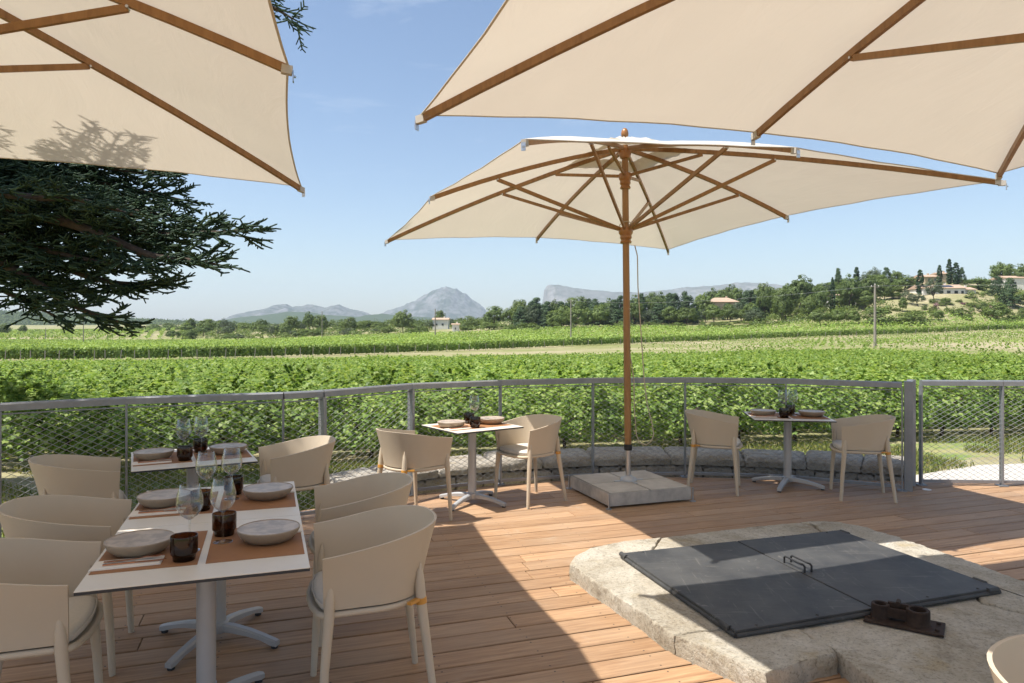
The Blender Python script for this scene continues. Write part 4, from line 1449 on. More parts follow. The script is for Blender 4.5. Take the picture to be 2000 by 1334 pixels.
rs_ = random.Random(21)
SETS = ((T1, TA, 'front table', 'left', 'right', (-1, 1), 1.0), (T2, TA, 'second table', 'left', 'right', (-1, 1), 1.0), (T3, TA3, 'table by the left fence', 'left', 'right', (-1, 1), 0.97),
        (T4, TA4, 'sunlit middle table', 'left', 'right', (1,), 0.86), (T5, TA5, 'far right table', 'left', 'right', (-1, 1), 0.95))
for (tc_, an, nm, ln, rn, wgs, k) in SETS:
    for s in (-1, 1):
        side = ln if s < 0 else rn
        j = lambda a=0.006: rs_.uniform(-a, a)
        put(me_mat, 'placemat', tc_, an, s * 0.206 * k, 0.012, 0.7503, j(0.01), f'tan leather placemat on the {side} side of the {nm}', 'placemat', 'tan leather placemats').scale = (k, k if k > 0.9 else 0.84, 1)
        put(None, 'bowl', tc_, an, s * 0.262 * k + j(), 0.012 + j(), 0.7527, j(3), f'taupe stoneware bowl on the {side} side of the {nm}', 'bowl', 'taupe stoneware bowls', (('body', me_bowl), ('glazed_inside', me_bowl_in)))
        put(None, 'tumbler', tc_, an, s * 0.068 * k + j(), s * 0.168 * k + j(), 0.7527, j(3), f'smoked brown tumbler on the {side} side of the {nm}', 'tumbler', 'smoked brown tumblers', (('wall', me_tum), ('thick_base', me_tum_b)))
        if s in wgs:
            put(None, 'wine_glass', tc_, an, s * 0.062 * k + j(), s * 0.042 * k + j(), 0.7527, j(3), f'clear stemmed wine glass on the {side} side of the {nm}', 'wine glass', 'clear wine glasses', (('glass_bowl', me_wgb), ('stem', me_wgs)))
        put(me_nap, 'napkin', tc_, an, s * 0.280 * k, s * 0.146 * k, 0.7527, 0 if s < 0 else math.pi, f'folded cream napkin on the {side} side of the {nm}', 'napkin', 'folded cream napkins')
        put(me_fork, 'fork', tc_, an, s * 0.268 * k, s * 0.128 * k, 0.7590, (0 if s < 0 else math.pi) + 0.05 + j(0.02), f'copper fork on the napkin, {side} side of the {nm}', 'fork', 'copper forks')
        put(me_knife, 'knife', tc_, an, s * 0.250 * k, s * 0.165 * k, 0.7575, (0 if s < 0 else math.pi) + 0.02 + j(0.02), f'copper knife on the napkin, {side} side of the {nm}', 'knife', 'copper knives')

# ------------------------------------------------------------------ vineyard
LEAF_V = np.array([(0, -0.12, 0.0), (0.42, -0.36, -0.06), (0.52, 0.12, -0.08), (0.22, 0.30, 0.02), (0.0, 0.62, -0.10), (-0.22, 0.30, 0.02), (-0.52, 0.12, -0.08), (-0.42, -0.36, -0.06)])
LEAF_F = np.array([(0, 1, 2), (0, 2, 3), (0, 3, 4), (0, 4, 5), (0, 5, 6), (0, 6, 7)])
DIA_V = np.array([(0, -0.5, 0.0), (0.42, 0.05, 0.10), (0, 0.5, 0.0), (-0.42, 0.05, 0.10)])
DIA_F = np.array([(0, 1, 2), (0, 2, 3)])


def vine_points(n, length, r_):
    """leaf places and normals on the hedge-like canopy of one vine"""
    x = r_.uniform(-length / 2, length / 2, n)
    ang = r_.uniform(-0.42 * np.pi, 1.42 * np.pi, n)
    lump = 1 + 0.16 * np.sin(x * 5.1 + r_.uniform(0, 6)) + 0.10 * np.sin(ang * 3 + x * 7)
    rad = np.clip(r_.normal(0.92, 0.15, n), 0.2, 1.3) * lump
    y = np.cos(ang) * 0.68 * rad
    z = 0.72 + np.sin(ang) * 0.50 * rad
    z = np.where(z < 0.24, 0.24 + r_.uniform(0, 0.45, n), z)
    # a few wild shoots reaching up and out
    k = n // 7
    sh = r_.integers(0, 9, k)
    sx = r_.uniform(-length / 2, length / 2, 9); sy = r_.uniform(-0.45, 0.45, 9); sdx = r_.uniform(-0.4, 0.4, 9); sdy = r_.uniform(-0.55, 0.55, 9); sup = r_.uniform(0.1, 0.55, 9)
    tt = r_.uniform(0, 1, k)
    x[:k] = sx[sh] + sdx[sh] * tt; y[:k] = sy[sh] + sdy[sh] * tt; z[:k] = 1.05 + sup[sh] * tt - 0.14 * tt * tt
    nn = np.stack([r_.normal(0, 0.5, n), np.cos(ang) + r_.normal(0, 0.45, n), np.sin(ang) * 0.7 + 1.15 + r_.normal(0, 0.40, n)], 1)
    return np.stack([x, y, z], 1), nn


VAR = []
for k in range(6):
    p_, n_ = vine_points(1900, 1.30, rng)
    fm = scatter('vine_foliage', LEAF_V, LEAF_F, p_, n_, rng.uniform(0.055, 0.105, len(p_)), M['vine'])
    b = MB()
    r0 = random.Random(k)
    pts = [Vector((0, 0, -0.06))]
    for i in range(4): pts.append(pts[-1] + Vector((r0.uniform(-0.05, 0.07), r0.uniform(-0.03, 0.03), 0.13)))
    b.tube(pts, [0.040, 0.032, 0.030, 0.032, 0.036], 7)
    for sx in (-1, 1):
        b.tube([pts[-1] - Vector((0, 0, 0.03)), pts[-1] + Vector((sx * 0.2, r0.uniform(-0.05, 0.05), 0.12)), pts[-1] + Vector((sx * 0.45, r0.uniform(-0.05, 0.05), 0.26))], [0.024, 0.018, 0.010], 6)
    VAR.append((fm, b.mesh('vine_trunk', M['bark'], 50)))

RA = R(13.0)
vr, vn = Vector((math.cos(RA), math.sin(RA))), Vector((-math.sin(RA), math.cos(RA)))
ROW0 = Vector((3.0, 12.55))


def near_end(u):
    return float(np.interp(u, [-400, 0, 1000, 1500, 1700, 2000, 2500], [64, 66, 74, 76, 68, 50, 46]))


def tri_variant(nl, size, r_):
    p_, n_ = vine_points(nl, 1.25, r_)
    return p_, n_, r_.uniform(size * 0.75, size * 1.25, nl)


count = 0
rest_p, rest_n, rest_s = [], [], []
LOW = [tri_variant(400, 0.14, rng) for _ in range(8)]
LOW2 = [tri_variant(240, 0.19, rng) for _ in range(8)]
rv = random.Random(8)
for row in range(0, 48):
    base = ROW0 + vn * (1.75 * row)
    ks = np.arange(-90, 91)
    for k in ks:
        q = base + vr * (float(k) * 1.08 + rv.uniform(-0.06, 0.06))
        if q.y < 6: continue
        u = 1000 + F * q.x / q.y
        if u < -170 or u > 2170: continue
        if q.y > near_end(u): continue
        z = gz(q.x, q.y) if count < 300 else None
        if count < 300:
            fm, tm = VAR[rv.randrange(6)]
            first = row == 0
            o = empty('grapevine', (q.x, q.y, z), RA + (math.pi if rv.random() < 0.5 else 0) + rv.uniform(-0.06, 0.06),
                      'leafy green grapevine in the front row facing the terrace fence' if first else 'leafy green grapevine in the rows close behind the front row',
                      'grapevine', 'grapevines of the front row' if first else 'grapevines behind the front row')
            s = rv.uniform(0.80, 1.06)
            o.scale = (1, rv.uniform(0.9, 1.12), s)
            link('foliage', fm, o); link('trunk', tm, o)
            count += 1
        else:
            p_, n_, s_ = (LOW if q.y < 52 else LOW2)[rv.randrange(8)]
            fl = 1 if rv.random() < 0.5 else -1
            a = RA + (0 if fl > 0 else math.pi)
            ca, sa = math.cos(a), math.sin(a)
            Rm = np.array([[ca, -sa, 0], [sa, ca, 0], [0, 0, rv.uniform(0.82, 1.04)]])
            rest_p.append((p_ @ Rm.T, q.x, q.y)); rest_n.append(n_ @ Rm.T); rest_s.append(s_)
bx = np.array([(t_[1], t_[2]) for t_ in rest_p])
bz = ground(bx[:, 0], bx[:, 1])
PP = np.concatenate([t_[0] + np.array([t_[1], t_[2], bz[i]]) for i, t_ in enumerate(rest_p)])
me = scatter('vineyard_rows', DIA_V, DIA_F, PP, np.concatenate(rest_n), np.concatenate(rest_s), M['vine'])
tag(link('vineyard_rows', me), 'dense green vineyard rows filling the middle of the field', 'vineyard', kind='stuff')


# second block beyond the track
def z_front(u): return np.interp(u, [-600, 0, 500, 950, 1200, 1500, 2000, 2800], [96, 100, 110, 140, 165, 190, 208, 235])
def z_far(u): return np.interp(u, [-600, 0, 500, 800, 1000, 1500, 2000, 2800], [285, 285, 292, 265, 256, 234, 232, 250])


def row_field(name, inside, ang, spacing, per_m, height, wide, size, mat, xr, yr, label, low=0.35, thin=0.0):
    d1 = np.array([math.cos(ang), math.sin(ang)]); d2 = np.array([-math.sin(ang), math.cos(ang)])
    cs = np.array([[x, y] for x in xr for y in yr], float)
    a_, b_ = cs @ d1, cs @ d2
    nrow = int((b_.max() - b_.min()) / spacing)
    out = []
    for r_ in range(nrow):
        n = int((a_.max() - a_.min()) * per_m)
        al = rng.uniform(a_.min(), a_.max(), n)
        if thin > 0:
            al = np.round(al / thin) * thin + rng.normal(0, thin * 0.16, n)
        bl = b_.min() + r_ * spacing + rng.normal(0, wide * 0.5, n)
        xy = al[:, None] * d1 + bl[:, None] * d2
        keep = xy[:, 1] > 20
        xy = xy[keep]
        uu = 1000 + F * xy[:, 0] / xy[:, 1]
        kp = inside(uu, xy[:, 1]) & (uu > -180) & (uu < 2180)
        out.append(xy[kp])
    xy = np.concatenate(out)
    n = len(xy)
    h = height * (1 - (1 - low) * rng.uniform(0, 1, n) ** 1.6) + rng.normal(0, 0.06, n)
    z = ground(xy[:, 0], xy[:, 1]) + h
    nn = np.stack([rng.normal(0, 0.5, n), rng.normal(-0.2, 0.55, n), np.abs(rng.normal(0.6, 0.4, n))], 1)
    me = scatter(name, DIA_V, DIA_F, np.concatenate([xy, z[:, None]], 1), nn, rng.uniform(size * 0.7, size * 1.3, n), mat)
    o = link(name, me)
    tag(o, label, 'vineyard', kind='stuff')
    return n


n2 = row_field('far_vineyard_rows', lambda u, Z: (Z > z_front(u)) & (Z < z_far(u)), RA * 0.9, 2.0, 6.0, 1.65, 0.55, 0.46, M['vine_far'], (-210, 240), (80, 300),
               'bright green vineyard block beyond the pale track', 0.25)
# dense front edge of that block: leaves hanging down its side
n = 26000
uu = rng.uniform(-170, 2170, n)
Zf = z_front(uu) + np.abs(rng.normal(0, 0.5, n))
X = (uu - 1000) / F * Zf
hh = rng.uniform(0.3, 1.75, n)
me = scatter('vineyard_edge_row', DIA_V, DIA_F, np.stack([X, Zf, ground(X, Zf) + hh], 1), np.stack([rng.normal(0, 0.5, n), rng.normal(-0.8, 0.4, n), rng.normal(0.3, 0.4, n)], 1), rng.uniform(0.3, 0.55, n), M['vine_far'])
tag(link('vineyard_edge_row', me), 'dark leafy side of the front row of the far vineyard block', 'vineyard', kind='stuff')
# stakes along that edge
stake = MB().bar((0, 0, 0), (0.03, 0, 1.45), 0.09, 0.09).mesh('vine_stake', M['pole_wood'])
for k in range(72):
    u = -20 + k * 28.6 + rv.uniform(-8, 8)
    Z = float(z_front(u)) - 0.7
    x = (u - 1000) / F * Z
    o = link('vine_stake', stake); o.location = (x, Z, gz(x, Z)); o.rotation_euler = (rv.uniform(-0.05, 0.05), rv.uniform(-0.08, 0.08), 0)
    tag(o, 'thin pale stake at the front edge of the far vineyard block', 'stake', 'stakes along the far vineyard edge')

# young vines on bare soil at the right, and the striped field far left
row_field('young_vine_rows', lambda u, Z: (u > 1300 - (Z - 90) * 2.0) & (Z > near_end_v(u) + 16) & (Z < z_front(u) - 5), R(6), 2.4, 4.2, 0.75, 0.20, 0.36, M['vine_far'], (10, 200), (70, 210),
          'small young vines in lines on pale soil at right', 0.2, 1.6) if False else None


def near_end_v(u): return np.interp(u, [-400, 0, 1000, 1500, 1700, 2000, 2500], [64, 66, 74, 76, 68, 50, 46])


row_field('young_vine_rows', lambda u, Z: (u > 1180 + 330 * rng.uniform(0, 1, len(u))) & (Z > near_end_v(u) + 14) & (Z < z_front(u) - 6), R(6), 2.6, 2.6, 0.75, 0.16, 0.30, M['vine_far'], (10, 200), (60, 212),
          'small young vines in lines on pale soil at right', 0.2, 1.5)
row_field('striped_vine_rows', lambda u, Z: (u < 375) & (Z > 318) & (Z < 640), math.atan2(1.0, -0.47), 5.2, 1.6, 1.7, 0.9, 0.95, M['vine_far'], (-480, -100), (310, 650),
          'striped vineyard with bare earth between rows at far left', 0.3)

# lawn grass tufts outside the fence
ng = 60000
tt = rng.uniform(0, 8, ng); ss = rng.uniform(0, 1, ng)
ol, orr = np.array(out_l), np.array(out_r)
ki = np.minimum(tt.astype(int), 7); kf = (tt - ki)[:, None]
pl = ol[ki] * (1 - kf) + ol[ki + 1] * kf; pr = orr[ki] * (1 - kf) + orr[ki + 1] * kf
xy = pl * (1 - ss[:, None]) + pr * ss[:, None]
patch = np.array([mnoise.noise(Vector((a * 0.9, b * 0.9, 3.3))) for a, b in xy])
inpath = (xy[:, 0] > 4.2) & (xy[:, 1] < 9.0 + (xy[:, 0] - 4.6) * 0.42)
kp = (patch > -0.25) & ~inpath
xy = xy[kp]; n = len(xy)
BL_V = np.array([(-0.07, 0, 0), (0.07, 0, 0), (0.03, 0.10, 0.6), (0.0, 0.32, 1.0)])
BL_F = np.array([(0, 1, 2), (0, 2, 3)])
me = scatter('grass_tufts', BL_V, BL_F, np.concatenate([xy, ground(xy[:, 0], xy[:, 1])[:, None] + 0.008], 1), np.stack([rng.normal(0, 0.35, n), rng.normal(0, 0.35, n), np.ones(n)], 1), rng.uniform(0.05, 0.13, n), M['grass'])
tag(link('grass_tufts', me), 'short green and straw grass outside the fence', 'grass', kind='stuff')

# ------------------------------------------------------------------ trees
def crown_cloud(n_cl, per, shape, r_, cl_r):
    """leaf places grouped in clumps over the crown volume; shape(t) -> centre, outward normal"""
    P_, N_ = [], []
    for _ in range(n_cl):
        c_, o_ = shape(r_)
        rr = cl_r * r_.uniform(0.6, 1.3)
        d = r_.normal(0, 1, (per, 3)); d /= np.linalg.norm(d, axis=1, keepdims=True)
        rad = rr * r_.uniform(0.35, 1.0, per)[:, None] ** 0.5
        q = c_ + d * rad * np.array([1, 1, 0.75])
        P_.append(q); N_.append(d + o_ * 0.7 + np.array([0, 0, 0.35]) + r_.normal(0, 0.3, (per, 3)))
    return np.concatenate(P_), np.concatenate(N_)


def limb_mesh(h_split, top, n, r0, seed, spread):
    """tapered trunk that forks into limbs, for a crown of unit height"""
    rr = random.Random(seed)
    b = MB()
    pts = [Vector((0, 0, -0.05)), Vector((rr.uniform(-0.02, 0.02), rr.uniform(-0.02, 0.02), h_split * 0.5)), Vector((rr.uniform(-0.03, 0.03), rr.uniform(-0.03, 0.03), h_split))]
    b.tube(pts, [r0 * 1.2, r0 * 0.9, r0 * 0.75], 7)
    for k in range(n):
        a = 2 * math.pi * (k + rr.uniform(-0.3, 0.3)) / n
        e = Vector((math.cos(a) * spread * rr.uniform(0.4, 0.9), math.sin(a) * spread * rr.uniform(0.4, 0.9), top * rr.uniform(0.75, 0.95)))
        m_ = pts[-1].lerp(e, 0.5) + Vector((0, 0, 0.03))
        b.tube([pts[-1] - Vector((0, 0, 0.01)), m_, e], [r0 * 0.55, r0 * 0.35, r0 * 0.12], 5)
    return b.mesh('trunk', M['bark'], 50)


TREES = {}
def add_variant(kind, crown_mesh, trunk_mesh):
    TREES.setdefault(kind, []).append((crown_mesh, trunk_mesh))


for k in range(3):
    # umbrella pine: flattened dome on a bare trunk (unit height 1, crown half width 0.5)
    def sh(r_):
        a = r_.uniform(0, 2 * np.pi); e = np.arcsin(r_.uniform(-0.5, 1)); q = r_.uniform(0.55, 1.0)
        o_ = np.array([np.cos(a) * np.cos(e), np.sin(a) * np.cos(e), np.sin(e)])
        return np.array([0, 0, 0.56]) + o_ * q * np.array([0.45, 0.45, 0.40]), o_
    p_, n_ = crown_cloud(85, 60, sh, rng, 0.10)
    add_variant('pine', scatter('crown', DIA_V, DIA_F, p_, n_, rng.uniform(0.028, 0.055, len(p_)), M['pine_leaf']), limb_mesh(0.38, 0.8, 6, 0.025, k, 0.4))
    # round broadleaf
    def sh2(r_):
        a = r_.uniform(0, 2 * np.pi); e = np.arcsin(r_.uniform(-0.75, 1)); q = r_.uniform(0.6, 1.0)
        o_ = np.array([np.cos(a) * np.cos(e), np.sin(a) * np.cos(e), np.sin(e)])
        return np.array([0, 0, 0.54]) + o_ * q * np.array([0.42, 0.42, 0.40]) * (1 + 0.15 * math.sin(3 * a + k)), o_
    p_, n_ = crown_cloud(85, 60, sh2, rng, 0.12)
    add_variant('broad', scatter('crown', DIA_V, DIA_F, p_, n_, rng.uniform(0.03, 0.06, len(p_)), M['broad_leaf']), limb_mesh(0.22, 0.8, 6, 0.025, 10 + k, 0.38))
    p_, n_ = crown_cloud(70, 55, sh2, rng, 0.10)
    add_variant('olive', scatter('crown', DIA_V, DIA_F, p_, n_, rng.uniform(0.022, 0.045, len(p_)), M['olive_leaf']), limb_mesh(0.22, 0.8, 6, 0.022, 20 + k, 0.38))
    # low shrub: dome sitting on the ground
    def sh3(r_):
        a = r_.uniform(0, 2 * np.pi); e = np.arcsin(r_.uniform(-0.1, 1)); q = r_.uniform(0.55, 1.0)
        o_ = np.array([np.cos(a) * np.cos(e), np.sin(a) * np.cos(e), np.sin(e)])
        return np.array([0, 0, 0.12]) + o_ * q * np.array([0.45, 0.45, 0.74]) * (1 + 0.14 * math.sin(4 * a + k)), o_
    p_, n_ = crown_cloud(55, 50, sh3, rng, 0.12)
    add_variant('shrub', scatter('crown', DIA_V, DIA_F, p_, n_, rng.uniform(0.03, 0.07, len(p_)), M['broad_leaf']), limb_mesh(0.12, 0.6, 5, 0.02, 30 + k, 0.3))
    p_, n_ = crown_cloud(45, 45, sh3, rng, 0.12)
    add_variant('pink', scatter('crown', DIA_V, DIA_F, p_, n_, rng.uniform(0.03, 0.07, len(p_)), M['pink_leaf']), limb_mesh(0.12, 0.6, 5, 0.02, 40 + k, 0.3))
    # dark conifer: ragged cone of tiers (unit height, half width 0.25 at scale 1)
    def sh4(r_):
        z = r_.uniform(0.08, 0.98); w_ = 0.36 * (1 - z) ** 0.8 + 0.03
        a = r_.uniform(0, 2 * np.pi); q = r_.uniform(0.45, 1.05)
        o_ = np.array([np.cos(a), np.sin(a), 0.25])
        return np.array([np.cos(a) * w_ * q, np.sin(a) * w_ * q, z - 0.05 * q]), o_
    p_, n_ = crown_cloud(130, 40, sh4, rng, 0.070)
    def cone_trunk(sd_, h_):
        b = MB(); b.tube([(0, 0, -0.05), (0.01, 0, h_ * 0.5), (0, 0.01, h_)], [0.024, 0.016, 0.004], 7)
        rr = random.Random(sd_)
        for i in range(16):
            z = rr.uniform(0.1, 0.85) * h_; a = rr.uniform(0, 6.28); w_ = 0.30 * (1 - z) ** 0.8
            b.tube([(0, 0, z), (math.cos(a) * w_, math.sin(a) * w_, z - 0.02)], [0.008, 0.003], 4)
        return b.mesh('trunk', M['bark'], 50)
    add_variant('conifer', scatter('crown', DIA_V, DIA_F, p_, n_, rng.uniform(0.02, 0.042, len(p_)), M['dark_leaf']), cone_trunk(50 + k, 0.95))
    # cypress: slim spindle
    def sh5(r_):
        z = r_.uniform(0.03, 0.98); w_ = 0.085 * math.sin(math.pi * min(1, 0.12 + z * 0.9)) ** 0.7 + 0.006
        a = r_.uniform(0, 2 * np.pi); q = r_.uniform(0.6, 1.0)
        return np.array([np.cos(a) * w_ * q, np.sin(a) * w_ * q, z]), np.array([np.cos(a), np.sin(a), 0.6])
    p_, n_ = crown_cloud(190, 24, sh5, rng, 0.026)
    b = MB(); b.tube([(0, 0, -0.03), (0, 0, 0.9)], [0.014, 0.004], 6)
    add_variant('cypress', scatter('crown', DIA_V, DIA_F, p_, n_, rng.uniform(0.022, 0.040, len(p_)), M['cypress_leaf']), b.mesh('trunk', M['bark']))

HALF = {'pine': 1.0, 'broad': 1.0, 'olive': 1.0, 'shrub': 1.05, 'pink': 1.05, 'conifer': 0.62, 'cypress': 0.165}
rt = random.Random(17)


def tree(kind, u, top, wpx, Z, label, group=None, name=None, base=None):
    """a tree whose crown top stands at pixel (u, top), wpx wide, Z metres away, rooted in the terrain"""
    x = (u - 1000) * Z / F
    g = gz(x, Z)
    ztop = EYE + (HOR - top) * Z / F
    h = max(0.8, ztop - g)
    w = wpx * Z / F / HALF[kind]
    cm, tm = TREES[kind][rt.randrange(3)]
    nm = name or {'pine': 'umbrella_pine', 'broad': 'broadleaf_tree', 'olive': 'grey_green_tree', 'shrub': 'shrub', 'pink': 'flowering_shrub', 'conifer': 'conifer', 'cypress': 'cypress_tree'}[kind]
    cat = {'pine': 'pine tree', 'broad': 'tree', 'olive': 'tree', 'shrub': 'shrub', 'pink': 'shrub', 'conifer': 'conifer', 'cypress': 'cypress'}[kind]
    o = empty(nm, (x, Z, g - 0.05), rt.uniform(0, 6.28), label, cat, group)
    o.scale = (w, w, h)
    link('crown', cm, o); link('trunk', tm, o)
    return o


# hill on the right
tree('pine', 1563, 535, 66, 262, 'largest umbrella pine on the hill, left of the dark cypress')
tree('pine', 1602, 556, 44, 246, 'umbrella pine just left of the slim dark cypress, lower crown')
tree('cypress', 1626, 541, 9, 244, 'slim dark cypress between pines in front of the low glass house')
tree('conifer', 1637, 522, 22, 300, 'pointed dark conifer rising behind the pines')
tree('pine', 1660, 533, 48, 252, 'umbrella pine with bare trunk in front of the low glass house')
tree('cypress', 1673, 521, 12, 292, 'short dark cypress tip above the pines')
tree('pine', 1696, 536, 42, 262, 'round topped pine left of the utility pole')
tree('broad', 1727, 547, 34, 262, 'yellow green leafy tree right of the utility pole')
tree('conifer', 1731, 521, 26, 305, 'airy cedar standing against the sky behind the yellow green tree')
tree('pine', 1768, 536, 46, 275, 'round umbrella pine left of the hilltop houses')
tree('cypress', 1797, 526, 13, 264, 'thick dark cypress at the left end of the white villa')
tree('olive', 1824, 541, 44, 250, 'dense dark grey green oak before the white villa')
tree('cypress', 1835, 517, 9, 292, 'thin cypress left of the tall hilltop pair')
tree('cypress', 1854, 505, 10, 290, 'tallest slim cypress on the hilltop')
tree('cypress', 1867, 512, 13, 288, 'broader cypress right of the tallest cypress')
tree('conifer', 1879, 521, 17, 292, 'feathery conifer beside the hilltop cypresses')
tree('pine', 1909, 544, 50, 285, 'wide low pine crown right of the hilltop cypresses')
tree('conifer', 1948, 538, 34, 262, 'full dark conifer left of the far right white house')
tree('conifer', 1972, 540, 40, 248, 'large dark conifer near the right photo edge')
tree('pine', 1997, 513, 40, 290, 'pine crown cut by the right photo edge')
tree('broad', 1493, 550, 34, 270, 'feathery dark green tree at the left foot of the hill')
tree('broad', 1527, 560, 44, 250, 'leafy green tree left of the largest umbrella pine')
for (u, tp, w, Z, lb) in ((1602, 600, 46, 226, 'loose green tree at foot of hill, leftmost of the field edge bushes'), (1637, 601, 38, 226, 'loose green tree at the field edge, second from the left of the bushes'),
                         (1667, 605, 32, 226, 'small green tree at the field edge left of the utility pole'), (1717, 592, 80, 224, 'large olive green bush behind the utility pole'),
                         (1782, 602, 80, 223, 'wide olive green bush right of the utility pole'), (1832, 604, 28, 226, 'round green bush at the right end of the field edge bushes')):
    tree('broad' if w < 50 else 'shrub', u, tp, w, Z, lb)
for i, (u, tp, w, Z, kd) in enumerate(((1763, 580, 18, 240, 'broad'), (1792, 571, 38, 246, 'olive'), (1770, 566, 24, 250, 'olive'), (1805, 593, 14, 240, 'shrub'), (1828, 588, 14, 240, 'pink'), (1847, 581, 22, 246, 'broad'),
                                      (1849, 596, 12, 236, 'shrub'), (1874, 594, 42, 232, 'shrub'), (1884, 589, 22, 246, 'pink'), (1891, 611, 18, 228, 'shrub'), (1919, 588, 26, 238, 'broad'), (1946, 589, 54, 230, 'broad'),
                                      (1944, 586, 24, 233, 'pink'), (1975, 610, 30, 228, 'shrub'), (1960, 616, 26, 226, 'shrub'), (1995, 598, 22, 236, 'shrub'))):
    lab = {'pink': 'pink flowering shrub on the dry hill slope', 'shrub': 'low green shrub on the dry hill slope', 'broad': 'small green garden tree on the dry hill slope', 'olive': 'grey green olive like tree on the dry hill slope'}[kd]
    tree(kd, u, tp, w, Z, lab, 'garden plants on the hill slope, ' + kd)
for i in range(34):
    u = rt.uniform(1735, 2030); Z = rt.uniform(226, 256)
    x = (u - 1000) * Z / F
    tree('shrub', u, HOR - (gz(x, Z) - EYE) * F / Z - rt.uniform(5, 15), rt.uniform(10, 30), Z, 'low green shrub on the dry hill slope', 'garden plants on the hill slope, shrub')
# fill between the hill trees
for i in range(62):
    u = rt.uniform(1470, 2040) if i % 2 else rt.uniform(1470, 1760)
    Z = rt.uniform(255, 330)
    g = gz((u - 1000) * Z / F, Z)
    v0 = HOR - (g - EYE) * F / Z
    if 1775 < u < 1925: continue
    if u > 1760: Z = max(Z, 296)
    kd = rt.choice(('broad', 'broad', 'pine', 'olive'))
    tree(kd, u, v0 - rt.uniform(22, 42), rt.uniform(30, 52), Z, 'leafy crown in the wooded hillside behind the garden trees', 'hillside wood')
# tree belt of dark conifers in the middle
us = np.arange(1012, 1500, 13.5)
for i, u in enumerate(us):
    topv = float(np.interp(u, [1000, 1050, 1120, 1230, 1330, 1420, 1460, 1500], [592, 580, 584, 578, 574, 562, 556, 556])) + rt.uniform(-8, 12)
    kd = rt.choice(('conifer', 'conifer', 'conifer', 'pine', 'broad'))
    Z = rt.uniform(272, 300)
    if 1378 < u < 1450: Z = rt.uniform(312, 335)
    tree(kd, u + rt.uniform(-5, 5), topv, rt.uniform(30, 46), Z, {'conifer': 'dark conifer in the tree belt below the rocky plateau', 'pine': 'round pine in the tree belt below the rocky plateau', 'broad': 'light green tree in the belt below the rocky plateau'}[kd], 'tree belt ' + kd)
for i, u in enumerate(np.arange(1020, 1500, 17)):
    kd = rt.choice(('conifer', 'broad', 'olive', 'broad', 'conifer'))
    Z = rt.uniform(262, 276)
    if 1380 < u < 1450 and rt.random() < 0.55: continue
    tree(kd, u + rt.uniform(-6, 6), rt.uniform(590, 606), rt.uniform(30, 50), Z, {'conifer': 'lower dark conifer at the front of the tree belt', 'broad': 'green tree at the front of the tree belt', 'olive': 'grey green tree at the front of the tree belt'}[kd], 'tree belt front ' + kd)
for i in range(46):
    u = rt.uniform(985, 1590)
    Z = rt.uniform(244, 262)
    tree('shrub', u, HOR - rt.uniform(4, 16), rt.uniform(14, 44), Z, 'low green bush along the field edge before the tree belt', 'field edge bushes')
tree('olive', 1396, 594, 32, 282, 'grey green tree before the left side of the tile roofed house')
tree('conifer', 1421, 590, 34, 280, 'dark conifer before the middle of the tile roofed house')
tree('olive', 1441, 588, 34, 284, 'grey green tree before the right side of the tile roofed house')
for (u, tp, w, Z, kd, lb) in ((1752, 548, 44, 284, 'pine', 'full pine crown between the yellow green tree and the hilltop houses'), (1786, 556, 34, 276, 'broad', 'leafy tree just left of the thick dark cypress'), (1902, 558, 38, 276, 'broad', 'leafy tree right behind the villa wing'),
                             (1927, 554, 44, 272, 'pine', 'broad pine crown right of the villa wing'), (1990, 572, 44, 254, 'broad', 'leafy tree at the right photo edge below the white house'), (1745, 570, 40, 262, 'broad', 'leafy tree above the wide bush right of the utility pole'),
                             (1690, 566, 44, 250, 'broad', 'leafy tree below the round topped pine'), (1580, 576, 40, 246, 'broad', 'leafy tree between the two left umbrella pines')):
    tree(kd, u, tp, w, Z, lb)
tree('pine', 965, 596, 52, 300, 'wide umbrella pine left of the tree belt, beside the shed')
tree('pine', 1000, 598, 46, 296, 'umbrella pine at the left end of the dark tree belt')
# scrub on the left
tree('pine', 604, 607, 26, 350, 'tall rounded dark pine standing out of the left scrub')
tree('broad', 787, 606, 44, 320, 'dense dark round tree left of the white farmhouse')
tree('broad', 627, 614, 34, 345, 'leafy green tree right of the tall rounded pine')
tree('broad', 570, 616, 34, 360, 'pale green tree left of the tall rounded pine')
tree('broad', 683, 618, 30, 345, 'yellowish round tree in the middle of the left scrub')
tree('shrub', 918, 613, 46, 330, 'rounded bush beside the small white shed')
tree('broad', 860, 605, 24, 380, 'tree behind the white farmhouse')
for i in range(120):
    u = rt.uniform(330, 960)
    Z = rt.uniform(305, 470) if u < 800 else rt.uniform(288, 400)
    x = (u - 1000) * Z / F
    v0 = HOR - (gz(x, Z) - EYE) * F / Z
    kd = rt.choice(('shrub', 'shrub', 'broad', 'broad', 'olive', 'pine'))
    if 838 < u < 902 and Z < 345: continue
    tree(kd, u, min(v0 - 8, rt.uniform(620, 640) if Z > 380 else v0 - rt.uniform(9, 24)), rt.uniform(18, 40), Z,
         {'shrub': 'low green bush in the scrub left of the farmhouse', 'broad': 'green tree in the scrub left of the farmhouse', 'olive': 'grey green tree in the scrub left of the farmhouse', 'pine': 'small pine in the scrub left of the farmhouse'}[kd], 'left scrub ' + kd)
for (u, tp, w, Z) in ((8, 632, 26, 420), (45, 634, 18, 470), (130, 634, 20, 640), (300, 632, 26, 660), (330, 630, 30, 640)):
    tree('broad', u, tp, w, Z, 'lone round tree at the edge of the striped far left vineyard', 'trees by the striped field')


